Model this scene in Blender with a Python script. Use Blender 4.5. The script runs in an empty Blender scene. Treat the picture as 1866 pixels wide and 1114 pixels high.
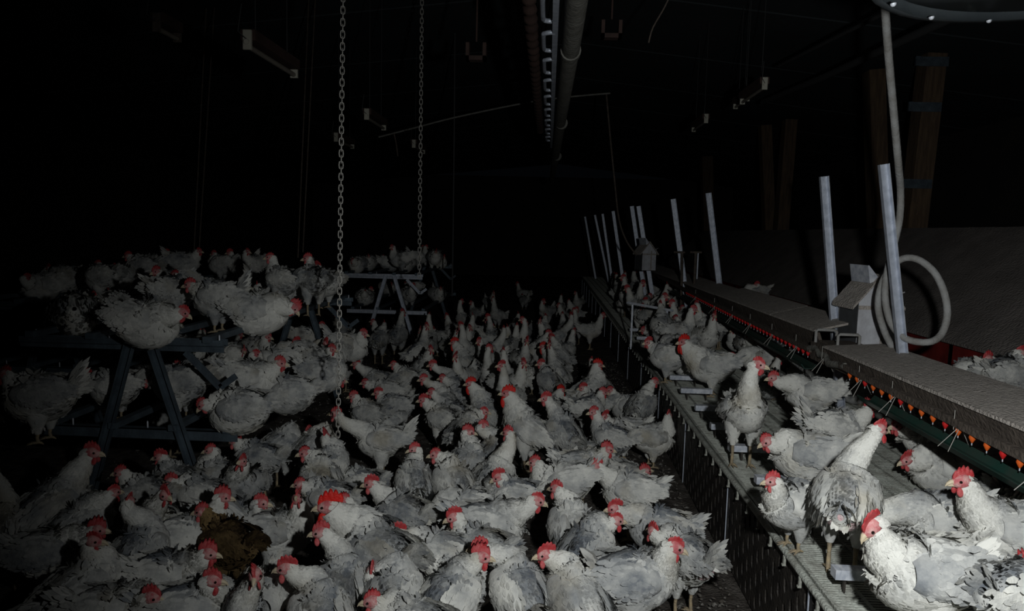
import bpy, bmesh, math, random
import numpy as np
from mathutils import Matrix, Vector, Quaternion
R = math.radians
rng = np.random.default_rng(7)
random.seed(11)
sc = bpy.context.scene
COL = sc.collection

# ------------------------------------------------------------------ camera
F = 1300.0; W, H = 1866, 1114
yc = np.array([67, 132, -1300.]); yc /= np.linalg.norm(yc)
zc = np.array([.03, 1, 0.]); zc -= yc * zc.dot(yc); zc /= np.linalg.norm(zc)
xc = np.cross(yc, zc)
CM = np.array([xc, yc, zc]); CP = np.array([0, 0, 1.45])
cam = bpy.data.cameras.new('camera'); co = bpy.data.objects.new('camera', cam); COL.objects.link(co)
cam.sensor_width = 36; cam.lens = 36 * F / W; cam.clip_start = .02; cam.clip_end = 100
m = Matrix([list(map(float, CM[i])) + [float(CP[i])] for i in range(3)] + [[0, 0, 0, 1]])
co.matrix_world = m
sc.camera = co
# ------------------------------------------------------------------ world, light, exposure
wd = bpy.data.worlds.new('world'); sc.world = wd; wd.use_nodes = True
wd.node_tree.nodes['Background'].inputs[0].default_value = (.6, .75, 1, 1)
wd.node_tree.nodes['Background'].inputs[1].default_value = .0012
sp = bpy.data.lights.new('flash_light', 'SPOT'); so = bpy.data.objects.new('flash_light', sp); COL.objects.link(so)
sp.energy = 144; sp.shadow_soft_size = .03; sp.spot_size = R(126); sp.spot_blend = 1.0
sp.color = (.95, .985, 1.0)
so.location = (.38, .42, 1.54)
aim = Vector((1.0, 3.2, .70)) - so.location
so.rotation_euler = aim.to_track_quat('-Z', 'Y').to_euler()
sc.cycles.max_bounces = 4; sc.cycles.diffuse_bounces = 2
sc.view_settings.view_transform = 'Standard'; sc.view_settings.look = 'None'
sc.view_settings.exposure = 0.0; sc.view_settings.gamma = 1.0; sc.view_settings.use_curve_mapping = False

def ray(px, py): return CM @ (np.array([px - W / 2, H / 2 - py, -F]) / F)
def atZ(px, py, z): r = ray(px, py); return CP + r * (z - CP[2]) / r[2]
def atX(px, py, x): r = ray(px, py); return CP + r * x / r[0]
def atY(px, py, y): r = ray(px, py); return CP + r * y / r[1]

# ------------------------------------------------------------------ materials
MAT = {}
def mat(name, col, rough=.7, metal=0, col2=None, scale=8, bump=0, bscale=60, lo=.35, hi=.65, rand=0, detail=5, spec=.3, stretch=None, coord='Object'):
    m = bpy.data.materials.new(name); m.use_nodes = True; nt = m.node_tree; N = nt.nodes; L = nt.links
    b = N['Principled BSDF']; b.inputs['Roughness'].default_value = rough; b.inputs['Metallic'].default_value = metal
    b.inputs['Specular IOR Level'].default_value = spec
    b.inputs['Base Color'].default_value = (*col, 1)
    tc = N.new('ShaderNodeTexCoord'); src = tc.outputs[coord]
    if stretch:
        mp = N.new('ShaderNodeMapping'); mp.inputs['Scale'].default_value = stretch
        L.new(src, mp.inputs[0]); src = mp.outputs[0]
    if col2:
        n = N.new('ShaderNodeTexNoise'); n.inputs['Scale'].default_value = scale; n.inputs['Detail'].default_value = detail
        L.new(src, n.inputs['Vector'])
        mr = N.new('ShaderNodeMapRange'); mr.inputs[1].default_value = lo; mr.inputs[2].default_value = hi
        L.new(n.outputs[0], mr.inputs[0])
        mx = N.new('ShaderNodeMix'); mx.data_type = 'RGBA'; mx.inputs[6].default_value = (*col, 1); mx.inputs[7].default_value = (*col2, 1)
        L.new(mr.outputs[0], mx.inputs[0]); L.new(mx.outputs[2], b.inputs['Base Color'])
    if bump:
        n2 = N.new('ShaderNodeTexNoise'); n2.inputs['Scale'].default_value = bscale; n2.inputs['Detail'].default_value = 6
        L.new(src, n2.inputs['Vector'])
        bp = N.new('ShaderNodeBump'); bp.inputs['Strength'].default_value = bump; bp.inputs['Distance'].default_value = .02
        L.new(n2.outputs[0], bp.inputs['Height']); L.new(bp.outputs[0], b.inputs['Normal'])
    MAT[name] = m; return m
def feather_mat(name, clean, dirty, bias=0.0, tint=(.30, .24, .13)):
    m = bpy.data.materials.new(name); m.use_nodes = True; nt = m.node_tree; N = nt.nodes; L = nt.links
    b = N['Principled BSDF']; b.inputs['Roughness'].default_value = .85; b.inputs['Specular IOR Level'].default_value = .15
    tc = N.new('ShaderNodeTexCoord'); oi = N.new('ShaderNodeObjectInfo')
    off = N.new('ShaderNodeVectorMath'); off.operation = 'MULTIPLY_ADD'
    L.new(oi.outputs['Random'], off.inputs[0]); off.inputs[1].default_value = (37, 19, 53)
    L.new(tc.outputs['Object'], off.inputs[2])
    at = N.new('ShaderNodeAttribute'); at.attribute_name = 'dirt'
    n = N.new('ShaderNodeTexNoise'); n.inputs['Scale'].default_value = 13; n.inputs['Detail'].default_value = 5; n.inputs['Roughness'].default_value = .62
    L.new(off.outputs[0], n.inputs['Vector'])
    a = N.new('ShaderNodeMath'); a.operation = 'MULTIPLY_ADD'; L.new(n.outputs[0], a.inputs[0]); a.inputs[1].default_value = 1.7; a.inputs[2].default_value = -.86 + bias
    s = N.new('ShaderNodeMath'); s.operation = 'ADD'; L.new(a.outputs[0], s.inputs[0]); L.new(at.outputs['Fac'], s.inputs[1])
    r = N.new('ShaderNodeMath'); r.operation = 'MULTIPLY_ADD'; r.inputs[1].default_value = .45; r.inputs[2].default_value = -.2
    L.new(oi.outputs['Random'], r.inputs[0])
    s2 = N.new('ShaderNodeMath'); s2.operation = 'ADD'; s2.use_clamp = True; L.new(s.outputs[0], s2.inputs[0]); L.new(r.outputs[0], s2.inputs[1])
    mx = N.new('ShaderNodeMix'); mx.data_type = 'RGBA'; mx.inputs[6].default_value = (*clean, 1); mx.inputs[7].default_value = (*dirty, 1)
    L.new(s2.outputs[0], mx.inputs[0])
    n3 = N.new('ShaderNodeTexNoise'); n3.inputs['Scale'].default_value = 5; n3.inputs['Detail'].default_value = 3
    L.new(off.outputs[0], n3.inputs['Vector'])
    mr = N.new('ShaderNodeMapRange'); mr.inputs[1].default_value = .56; mr.inputs[2].default_value = .78; mr.inputs[4].default_value = .55
    L.new(n3.outputs[0], mr.inputs[0])
    mx2 = N.new('ShaderNodeMix'); mx2.data_type = 'RGBA'; mx2.inputs[7].default_value = (*tint, 1)
    L.new(mr.outputs[0], mx2.inputs[0]); L.new(mx.outputs[2], mx2.inputs[6])
    L.new(mx2.outputs[2], b.inputs['Base Color'])
    n2 = N.new('ShaderNodeTexNoise'); n2.inputs['Scale'].default_value = 110; n2.inputs['Detail'].default_value = 3
    L.new(tc.outputs['Object'], n2.inputs['Vector'])
    bp = N.new('ShaderNodeBump'); bp.inputs['Strength'].default_value = .5; bp.inputs['Distance'].default_value = .004
    L.new(n2.outputs[0], bp.inputs['Height']); L.new(bp.outputs[0], b.inputs['Normal'])
    MAT[name] = m; return m
feather_mat('white_feather', (.74, .73, .67), (.15, .165, .185))
feather_mat('brown_feather', (.24, .16, .07), (.05, .032, .016), 0.42, (.2, .13, .05))
mat('face_skin', (.52, .13, .14), .6, 0, (.66, .40, .37), 60, .3, 200)
mat('bare_pink', (.62, .40, .40), .8, 0, (.55, .50, .48), 30, .5, 120)
mat('comb_red', (.44, .030, .035), .5, 0, (.52, .11, .11), 40, .3, 150)
mat('rooster_red', (.68, .012, .008), .5, 0, (.6, .03, .02), 40, .3, 150)
mat('beak_horn', (.62, .52, .36), .45)
mat('eye_dark', (.015, .01, .008), .15, spec=.6)
mat('shank_yellow', (.42, .33, .20), .7, 0, (.22, .18, .13), 40, .3, 90)
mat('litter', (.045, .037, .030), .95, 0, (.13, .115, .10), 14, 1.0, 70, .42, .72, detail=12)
mat('litter_crumb', (.20, .19, .17), .95, 0, (.06, .05, .04), 30)
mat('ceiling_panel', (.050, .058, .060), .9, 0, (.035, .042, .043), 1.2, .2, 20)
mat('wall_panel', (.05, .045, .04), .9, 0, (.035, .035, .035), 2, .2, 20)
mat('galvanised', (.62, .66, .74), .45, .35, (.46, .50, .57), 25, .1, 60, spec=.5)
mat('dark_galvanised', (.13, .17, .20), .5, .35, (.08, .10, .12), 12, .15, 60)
mat('white_steel', (.74, .76, .80), .5, .2, (.45, .48, .54), 30, .1, 80)
mat('dust_board', (.40, .36, .32), .95, 0, (.52, .47, .42), 35, .8, 90)
mat('dust_or_dim_dark', (.085, .068, .055), .9, 0, (.13, .105, .085), 20, .5, 60)
mat('nest_roof', (.24, .215, .195), .95, 0, (.17, .152, .138), 5, .8, 60, detail=9)
mat('nest_red', (.22, .018, .014), .7, 0, (.12, .012, .01), 9)
mat('slat_plastic', (.50, .52, .46), .8, 0, (.3, .3, .26), 16, .5, 90)
mat('side_plastic', (.022, .019, .017), .65, 0, (.05, .043, .036), 14, .3, 60)
mat('slot_backing', (.55, .42, .33), .95, 0, (.2, .15, .12), 30)
mat('pipe_plastic', (.22, .215, .19), .75, 0, (.15, .145, .125), 14, .4, 50)
mat('hose_rubber', (.36, .36, .35), .65, 0, (.26, .25, .23), 14, .3, 70)
mat('trough_green', (.014, .050, .038), .5, 0, (.03, .05, .04), 12)
mat('nipple_orange', (.75, .13, .02), .45)
mat('nipple_red', (.6, .02, .02), .45)
mat('box_white', (.62, .63, .66), .7, 0, (.50, .50, .52), 18, .2, 60)
mat('box_grey', (.085, .09, .095), .7, 0, (.06, .06, .06), 12)
mat('timber', (.15, .10, .06), .85, 0, (.09, .06, .04), 6, .4, 30, stretch=(6, 6, .7))
mat('wire', (.55, .53, .48), .5, .4)
mat('cable_black', (.05, .05, .05), .7)
mat('brown_box', (.06, .035, .028), .8, 0, (.04, .024, .02), 12)
mat('lamp_plastic', (.42, .41, .34), .6, 0, (.42, .4, .33), 25)
mat('tube_glass', (.20, .18, .15), .3)
mat('tank_metal', (.16, .185, .195), .45, .5, (.11, .13, .14), 3, .1, 20)

# ------------------------------------------------------------------ mesh helpers
class MB:
    def __init__(s): s.v = []; s.f = []; s.m = []; s.n = 0; s.sm = []
    def add(s, V, Fc, mi=0, smooth=False):
        for p in V: s.v.append(tuple(p))
        for q in Fc: s.f.append([i + s.n for i in q]); s.m.append(mi); s.sm.append(smooth)
        s.n += len(V)
    def box(s, a, b, mi=0, bev=0):
        x0, y0, z0 = a; x1, y1, z1 = b
        s.add([(x0, y0, z0), (x1, y0, z0), (x1, y1, z0), (x0, y1, z0), (x0, y0, z1), (x1, y0, z1), (x1, y1, z1), (x0, y1, z1)],
              [(0, 3, 2, 1), (4, 5, 6, 7), (0, 1, 5, 4), (1, 2, 6, 5), (2, 3, 7, 6), (3, 0, 4, 7)], mi)
    def bar(s, p, q, w, h, mi=0, up=(0, 0, 1)):
        p = np.array(p, float); q = np.array(q, float); d = q - p; d /= np.linalg.norm(d)
        u = np.array(up, float); l = np.cross(d, u)
        if np.linalg.norm(l) < 1e-4: l = np.cross(d, (1, 0, 0))
        l /= np.linalg.norm(l); u = np.cross(l, d)
        V = [e + l * a * w / 2 + u * b * h / 2 for e in (p, q) for a, b in ((-1, -1), (1, -1), (1, 1), (-1, 1))]
        s.add(V, [(0, 1, 2, 3), (7, 6, 5, 4), (0, 4, 5, 1), (1, 5, 6, 2), (2, 6, 7, 3), (3, 7, 4, 0)], mi)
    def angle(s, p, q, w, t=.004, mi=0, up=(0, 1, 0)):      # C channel: web and two flanges
        p = np.array(p, float); q = np.array(q, float); d = q - p; d /= np.linalg.norm(d)
        l = np.cross(d, np.array(up, float)); l /= np.linalg.norm(l); u = np.cross(l, d)
        s.bar(p, q, w, t, mi, up)
        for sg in (-1, 1):
            o = l * sg * (w / 2 - t / 2) + u * w * .28
            s.bar(p + o, q + o, t, w * .56, mi, up)
    def tube(s, pts, r, n=8, mi=0, closed=False, cap=True):
        P = [np.array(p, float) for p in pts]; K = len(P)
        prev = None; V = []
        for i in range(K):
            a = P[(i - 1) % K] if (i > 0 or closed) else P[i]
            b = P[(i + 1) % K] if (i < K - 1 or closed) else P[i]
            d = b - a; d /= np.linalg.norm(d) + 1e-12
            if prev is None:
                t = np.array((0, 0, 1.)) if abs(d[2]) < .9 else np.array((1., 0, 0)); u = np.cross(d, t)
            else: u = prev - d * prev.dot(d)
            u /= np.linalg.norm(u) + 1e-12; prev = u; w = np.cross(d, u)
            rr = r[i] if hasattr(r, '__len__') else r
            for k in range(n):
                t = 2 * math.pi * k / n; V.append(P[i] + (u * math.cos(t) + w * math.sin(t)) * rr)
        Fc = []
        for i in range(K if closed else K - 1):
            j = (i + 1) % K
            for k in range(n): Fc.append((i * n + k, i * n + (k + 1) % n, j * n + (k + 1) % n, j * n + k))
        s.add(V, Fc, mi, True)
        if cap and not closed:
            s.add(V[:n], [tuple(reversed(range(n)))], mi); s.add(V[-n:], [tuple(range(n))], mi)
    def prism(s, poly, y0, y1, mi=0):          # polygon in XZ extruded along Y
        n = len(poly); V = [(x, y0, z) for x, z in poly] + [(x, y1, z) for x, z in poly]
        s.add(V, [tuple(range(n)), tuple(reversed(range(n, 2 * n)))] + [(i, i + n, (i + 1) % n + n, (i + 1) % n) for i in range(n)], mi)
    def mesh(s, name, mats, dirt=None):
        me = bpy.data.meshes.new(name); me.from_pydata(s.v, [], s.f)
        for m_ in (mats if isinstance(mats, (list, tuple)) else [mats]): me.materials.append(MAT[m_])
        me.polygons.foreach_set('material_index', s.m); me.polygons.foreach_set('use_smooth', s.sm)
        if dirt is not None:
            at = me.attributes.new('dirt', 'FLOAT', 'POINT'); at.data.foreach_set('value', np.asarray(dirt, np.float32))
        me.update(); return me
def fixn(me):
    b = bmesh.new(); b.from_mesh(me); bmesh.ops.recalc_face_normals(b, faces=b.faces); b.to_mesh(me); b.free(); return me
def link(name, me, parent=None, mw=None):
    o = bpy.data.objects.new(name, me); COL.objects.link(o)
    if parent is not None: o.parent = parent
    if mw is not None: o.matrix_local = mw
    return o
def part(name, mb, mats, parent=None, mw=None, label=None):
    o = link(name, fixn(mb.mesh(name, mats)), parent, mw)
    if label: o['label'] = label
    return o
def thing(name, label, cat, loc=(0, 0, 0), rz=0, group=None):
    o = bpy.data.objects.new(name, None); COL.objects.link(o); o.empty_display_size = .05
    o.location = loc; o.rotation_euler = (0, 0, rz); o['label'] = label; o['category'] = cat
    if group: o['group'] = group
    return o
def tag(o, label, cat, group=None, kind=None):
    o['label'] = label; o['category'] = cat
    if group: o['group'] = group
    if kind: o['kind'] = kind
    return o
def struct(name, mb, mats):
    o = part(name, mb, mats); o['kind'] = 'structure'; return o

# ------------------------------------------------------------------ the shell
b = MB(); nx, ny = 150, 260
xs = np.linspace(-8, 6, nx); ys = np.linspace(-2.5, 24, ny)
gx, gy = np.meshgrid(xs, ys)
gz = -.012 + .008 * (np.sin(gx * 7 + np.sin(gy * 5)) * np.sin(gy * 6.3 + gx * 2)) + rng.normal(0, .0035, gx.shape)
b.add(np.stack([gx, gy, gz], -1).reshape(-1, 3), [(i * nx + j, i * nx + j + 1, (i + 1) * nx + j + 1, (i + 1) * nx + j) for i in range(ny - 1) for j in range(nx - 1)], 0, True)
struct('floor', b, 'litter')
b = MB()
for s in (-1, 1):
    x1 = -8 if s < 0 else 6; z1 = 2.9 if s < 0 else 3.1
    for k in range(14):
        y0 = -2.5 + k * 1.9; y1 = y0 + 1.88
        b.bar(((0.3 if s > 0 else .3), (y0 + y1) / 2, 3.75), (x1, (y0 + y1) / 2, z1), 1.86, .03)
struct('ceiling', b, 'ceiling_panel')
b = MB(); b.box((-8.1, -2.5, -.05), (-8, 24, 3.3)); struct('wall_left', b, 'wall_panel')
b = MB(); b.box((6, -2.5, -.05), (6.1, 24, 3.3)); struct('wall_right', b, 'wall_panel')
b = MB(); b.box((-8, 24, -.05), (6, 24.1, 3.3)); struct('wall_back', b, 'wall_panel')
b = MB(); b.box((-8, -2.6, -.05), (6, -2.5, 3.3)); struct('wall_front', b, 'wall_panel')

# litter crumbs and loose down on the bare floor strip
b = MB()
for k in range(5200):
    y = rng.uniform(1.6, 8); x = rng.uniform(-2.6, .8) if k % 3 else rng.uniform(.35, .80)
    r = rng.uniform(.003, .011); c = np.array((x, y, r * .3)); a = rng.uniform(0, 6.3)
    d = np.array((math.cos(a), math.sin(a), 0)) * r * rng.uniform(.8, 1.8); e = np.array((-math.sin(a), math.cos(a), 0)) * r * .7
    b.add([c - d, c - e, c + d, c + e, c + (0, 0, r * .8)], [(0, 1, 4), (1, 2, 4), (2, 3, 4), (3, 0, 4)])
tag(part('litter_crumbs', b, 'litter_crumb'), 'pale crumbs and loose down scattered on the dark littered floor', 'litter', kind='stuff')

# ------------------------------------------------------------------ slatted platform with perforated side
PX = .84; PZ = .40
plat = thing('slatted_platform', 'raised slatted walkway with a black slotted side beside the floor flock', 'platform', (PX, 0, 0))
b = MB()
for i in range(34): b.box((0, .008 + i * .0149, -.018), (.5, .008 + i * .0149 + .0075, 0))
for x in (0, .1, .2, .3, .4, .488): b.box((x, 0, -.022), (x + .012, .502, .0025))
for y in (0, .496): b.box((0, y, -.022), (.5, y + .009, .002))
sl = fixn(b.mesh('slat_panel', 'slat_plastic'))
for iy in range(33):
    for ix in range(4):
        o = link('slat_panel', sl, plat, Matrix.Translation((.012 + ix * .506, .9 + iy * .508, PZ + random.uniform(-.002, .002))))
# slotted side: unit cells with a lens-shaped hole
def slot_panel(L=1.0, Hh=.37):
    b = MB(); cw, ch = .060, .092; nc = int(L / cw); cw = L / nc; nr_ = 4; ch = Hh / nr_
    lens = [(0, -.36), (.2, -.15), (.2, .15), (0, .38), (-.2, .15), (-.2, -.15)]
    out = [(0, -.5), (.5, -.5), (.5, .5), (0, .5), (-.5, .5), (-.5, -.5)]
    for c in range(nc):
        sh = (c % 2) * .5
        for r in range(-1, nr_):
            z0 = (r + .5 + sh) * ch
            V = []
            for q in (out, lens):
                for (a, d) in q:
                    z = min(max(z0 + d * ch, 0), Hh); V.append((0, (c + .5 + a) * cw, z))
            if V[0][2] == V[3][2]: continue
            Vi = [(.009, y, z) for (_, y, z) in V[6:]]
            b.add(V + Vi, [(i, (i + 1) % 6, (i + 1) % 6 + 6, i + 6) for i in range(6)] + [(i + 6, (i + 1) % 6 + 6, (i + 1) % 6 + 12, i + 12) for i in range(6)])
    return b.mesh('side_panel', 'side_plastic')
spm = slot_panel()
bb = MB(); bb.box((.012, .0, 0), (.018, .99, .37)); bkm = bb.mesh('backing_board', 'slot_backing')
for k in range(17):
    o = link('side_panel', spm, plat, Matrix.Translation((0, .9 + k * 1.0, .0)))
    link('backing_board', bkm, o)
    bs = MB(); bs.box((-.006, .895 + k * 1.0 + .25, 0), (-.002, .895 + k * 1.0 + .256, .375)); part('joint_strip', bs, 'galvanised', plat)
b = MB(); b.tube([(-.004, y, PZ - .008 + .003 * math.sin(y * 3)) for y in np.linspace(.9, 17.7, 56)], .013, 8); part('edge_rail', b, 'slat_plastic', plat)
b = MB(); b.box((-.012, -.005, -.034), (-.004, .005, .0)); b.box((-.016, -.005, -.034), (-.004, .005, -.028)); hk = fixn(b.mesh('hook', 'slat_plastic'))
for k in range(84): link('hook', hk, plat, Matrix.Translation((-.006, 1.0 + k * .15, PZ - .012)))
b = MB()
for k in range(17): b.box((.05, .9 + k * 1.0, .02), (2.0, .95 + k * 1.0, PZ - .025))
part('cross_beam', b, 'side_plastic', plat)
# perch rungs standing just over the slats
b = MB(); b.box((0, -.02, .0), (.30, .02, .03)); b.box((.06, -.006, -.047), (.07, .006, 0), 1); b.box((.24, -.006, -.047), (.25, .006, 0), 1); rg = fixn(b.mesh('perch_rung', ['white_steel', 'side_plastic']))
for k, y in enumerate([2.09, 2.48, 2.9, 3.34, 3.72, 4.12, 4.58, 5.0, 5.45, 6.9, 7.5]):
    L_ = [.16, .1, .2, .29, .12, .17, .2, .22, .1, .2, .2][k]
    o = link('perch_rung', rg); o.location = (.88, y, PZ + .047); o.scale = (L_ / .30, 1, 1)
    tag(o, ['short white metal perch rung on the slats below the biggest platform hen', 'stub of white perch rung beside the hen standing at the rim', 'white perch rung on the slats in the gap behind the leftmost rim hen', 'longest white perch rung, under the feet of the upright hen', 'short white rung end left of the upright hen', 'white perch rung on the bare slats, third below the rooster', 'white perch rung on the bare slats, second below the rooster', 'white perch rung on the bare slats, nearest below the rooster', 'short pale rung end between the hens left of the rooster', 'small pale rung at the platform rim, nearer of a far pair', 'small pale rung at the platform rim, farther of a far pair'][k], 'perch', 'white perch rungs on the slats')

A = atY(1143, 553, 6.6); B_ = atY(1226, 568, 6.35); b = MB(); b.angle((0, 0, 0), B_ - A, .03, .004, 0, (0, 0, 1))
for q in (.12, .88): e = (B_ - A) * q; b.bar(e, (e[0], e[1], PZ + .002 - A[2]), .015, .015)
o = part('perch_bar', b, 'white_steel'); o.location = A; tag(o, 'pale raised perch bar on thin legs crossing the far platform', 'perch')

# ------------------------------------------------------------------ dusty beam, drinker line and green gutter
def dusty_beam(label, p0, p1, top, faces, joints, grp):
    """p0,p1: y range; top: (xb,zb,xf,zf)"""
    t = thing('feed_trough_cover', label, 'trough cover', (0, p0, 0), 0, grp)
    xb, zb, xf, zf = top
    n = joints; L = (p1 - p0) / n
    for k in range(n):
        b = MB(); nxx, nyy = 12, max(8, int(L / .03)); y0 = k * L + .003; y1 = (k + 1) * L - .003
        V = []; 
        for i in range(nyy):
            for j in range(nxx):
                u = j / (nxx - 1); e = min(i, nyy - 1 - i, j, nxx - 1 - j) > 0
                V.append((xb + (xf - xb) * u, y0 + (y1 - y0) * i / (nyy - 1), zb + (zf - zb) * u + .002 * (k % 2) + (abs(rng.normal(0, .0012)) if e else 0)))
        b.add(V, [(i * nxx + j, i * nxx + j + 1, (i + 1) * nxx + j + 1, (i + 1) * nxx + j) for i in range(nyy - 1) for j in range(nxx - 1)], 0, True)
        b.prism([(xb, zb), (xf, zf), (xf, zf - .012), (xb, zb - .012)], y0, y1)
        part('cover_board', b, 'dust_board', t)
        b = MB(); b.prism([(xf + .010, zf - .013), (xf + .05, zf - .115), (xf + .065, zf - .115), (xf + .03, zf - .013)], y0, y1)
        part('side_board', b, 'dust_or_dim_dark', t)
    return t
near = dusty_beam('near dust-caked trough cover running out of the right edge', 1.3, 3.74, (1.75, .925, 1.44, .905), 0, 3, 'dust-covered trough boards')
far = dusty_beam('farther dust-caked trough cover left of the small white house-shaped box', 3.98, 6.35, (1.72, 1.015, 1.48, .955), 0, 3, 'dust-covered trough boards')
far2 = dusty_beam('dark distant trough cover running into the shadow behind the tall posts', 6.45, 13.5, (1.74, .99, 1.50, .945), 0, 5, 'dust-covered trough boards')
b = MB(); b.box((1.46, 0, .80), (1.72, .22, .895)); b.box((1.50, .02, .895), (1.68, .2, .905))
o = part('trough_joint_box', b, 'dust_or_dim_dark'); o.location = (0, 3.75, .0); tag(o, 'dark joint box between the two dusty trough covers', 'box')
for i, (x, y) in enumerate([(1.47, 3.93), (1.52, 3.76)]):
    b = MB(); b.tube([(0, 0, -.13), (0, 0, 0), (.01, 0, .008), (.1, 0, .008), (.11, 0, -.0), (.11, 0, -.045)], .008, 8)
    o = part('wire_clamp', b, 'hose_rubber'); o.location = (x, y, .955)
    tag(o, ['bent rod clamp hooked on the end of the farther trough cover', 'bent rod clamp on the joint box left of the near trough cover'][i], 'clamp')

dl = thing('drinker_line', 'drinker pipe with a row of orange and red nipples under the dusty covers', 'drinker', (1.46, 0, 0))
zz = lambda y: .845 + .012 * (y - 2) if y < 4 else .869 + .012 * (y - 4)
b = MB(); b.box((-.014, 1.3, .80), (.014, 3.55, .828)); b.v = [(x, y, z + .018 * (y - 2.2)) for x, y, z in b.v]; part('drinker_pipe', b, 'dust_or_dim_dark', dl)
b = MB(); b.box((-.014, 3.95, .835), (.014, 9.5, .863)); b.v = [(x, y, z + .012 * (y - 4)) for x, y, z in b.v]; part('drinker_pipe', b, 'dust_or_dim_dark', dl)
b = MB(); pts = [(.0, 3.5, .84), (.01, 3.6, .83), (-.01, 3.68, .82), (.01, 3.76, .85), (0, 3.82, .84), (.01, 3.9, .87), (0, 3.98, .85)]
b.tube(pts, .018, 10); part('coupling_hose', b, 'pipe_plastic', dl)
def nipple(mt):
    b = MB(); b.tube([(0, 0, 0), (0, 0, -.012), (0, 0, -.024), (0, 0, -.03)], [.009, .012, .006, .002], 8, 0)
    b.tube([(0, 0, -.028), (0, 0, -.038)], .002, 6, 1); return b.mesh('nipple', [mt, 'white_steel'])
nm = [nipple('nipple_orange'), nipple('nipple_red')]
ysn = list(np.arange(1.7, 3.5, .083)) + list(np.arange(4.0, 7.6, .075))
for k, y in enumerate(ysn):
    z = .80 + .018 * (y - 2.2) if y < 3.7 else .835 + .012 * (y - 4)
    link('nipple', nm[1 if (k % 4 == 3 or y > 3.7) else 0], dl, Matrix.Translation((0, y, z)))
for seg in ((1.3, 3.26), (3.98, 8.5)):
    b = MB(); z0 = .70 + (.0 if seg[0] < 2 else .035)
    prof = [(-.042, .026), (-.022, 0), (.022, 0), (.042, .026), (.038, .028), (.02, .005), (-.02, .005), (-.038, .028)]
    b.prism([(x, z + z0) for x, z in prof], seg[0], seg[1])
    b.v = [(x, y, z + .014 * (y - seg[0])) for x, y, z in b.v]
    g = part('drip_gutter', b, 'trough_green', dl)
for y in (2.1, 2.52, 2.98, 3.3, 3.75, 4.15, 4.6, 5.1, 5.6, 6.2, 7.0):
    b = MB(); zt = .81 + .016 * (y - 2.2) if y < 3.7 else .85 + .012 * (y - 4); zb_ = zt - .085
    for dx, dy in ((-.055, .03), (.055, .03), (-.055, -.035)): b.tube([(0, y, zt), (dx, y + dy, zb_)], .0016, 5)
    b.tube([(-.012, y + .02, zt + .05), (-.012, y + .02, zt - .02)], .0014, 5)
    part('hanger_wire', b, 'wire', dl)

# ------------------------------------------------------------------ galvanised uprights
posts = [((1608, 300), (1642, 640), 3.46, .044, 'tall galvanised upright standing inside the hose loop'),
         ((1500, 322), (1530, 738), 4.17, .046, 'galvanised upright behind the small white house-shaped box'),
         ((1290, 352), (1308, 503), 7.3, .055, 'galvanised upright rising alone left of the nest roof'),
         ((1226, 363), (1250, 545), 8.0, .055, 'galvanised upright clamped to a dark bracket'),
         ((1163, 376), (1178, 472), 9.6, .055, 'thin far upright in front of the small far white box'),
         ((1151, 376), (1162, 452), 10.4, .055, 'thin far upright just left of the far white box'),
         ((1117, 385), (1127, 455), 12.0, .05, 'thin bright far upright, third group from the near end'),
         ((1098, 390), (1110, 475), 13.0, .04, 'dim distant upright second from the far end of the row'),
         ((1084, 392), (1094, 440), 14.5, .04, 'dim distant upright near the far end of the row'),
         ((1066, 395), (1072, 430), 16.5, .04, 'dimmest and farthest upright of the row')]
for t, q, y, w, lab in posts:
    b = MB(); A = atY(*q, y); B = atY(*t, y)
    if y < 8: A = A + (A - B) / np.linalg.norm(A - B) * max(0, (A[2] - .41))
    else: A = A + (A - B) / np.linalg.norm(A - B) * max(0, (A[2] - .41)) 
    b.angle(A - A, B - A, w, .004, 0, (0, -1, 0))
    o = part('upright_post', b, 'galvanised'); o.location = A; tag(o, lab, 'post', 'galvanised uprights along the platform')
b = MB(); A = atY(1243, 460, 7.95); 
b.tube([(-.09, 0, 0), (.03, 0, 0)], .012, 8); b.tube([(.0, 0, 0), (.02, 0, -.62)], .016, 8); b.box((-.02, -.02, -.66), (.06, .03, -.6))
o = part('dark_bracket', b, 'dust_or_dim_dark'); o.location = A; tag(o, 'dark pipe bracket on the far upright clamp', 'bracket')
b = MB(); b.tube([(-.06, 0, 0), (.06, 0, 0)], .012, 8); b.tube([(0, 0, 0), (.0, 0, -.5)], .014, 8); b.tube([(.025, 0, 0), (.025, 0, -.28)], .009, 8, 1)
o = part('dark_bracket', b, ['dust_or_dim_dark', 'galvanised']); o.location = atY(1268, 460, 7.6); tag(o, 'dark pipe bracket with a short bright rod right of the clamped upright', 'bracket')

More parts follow.
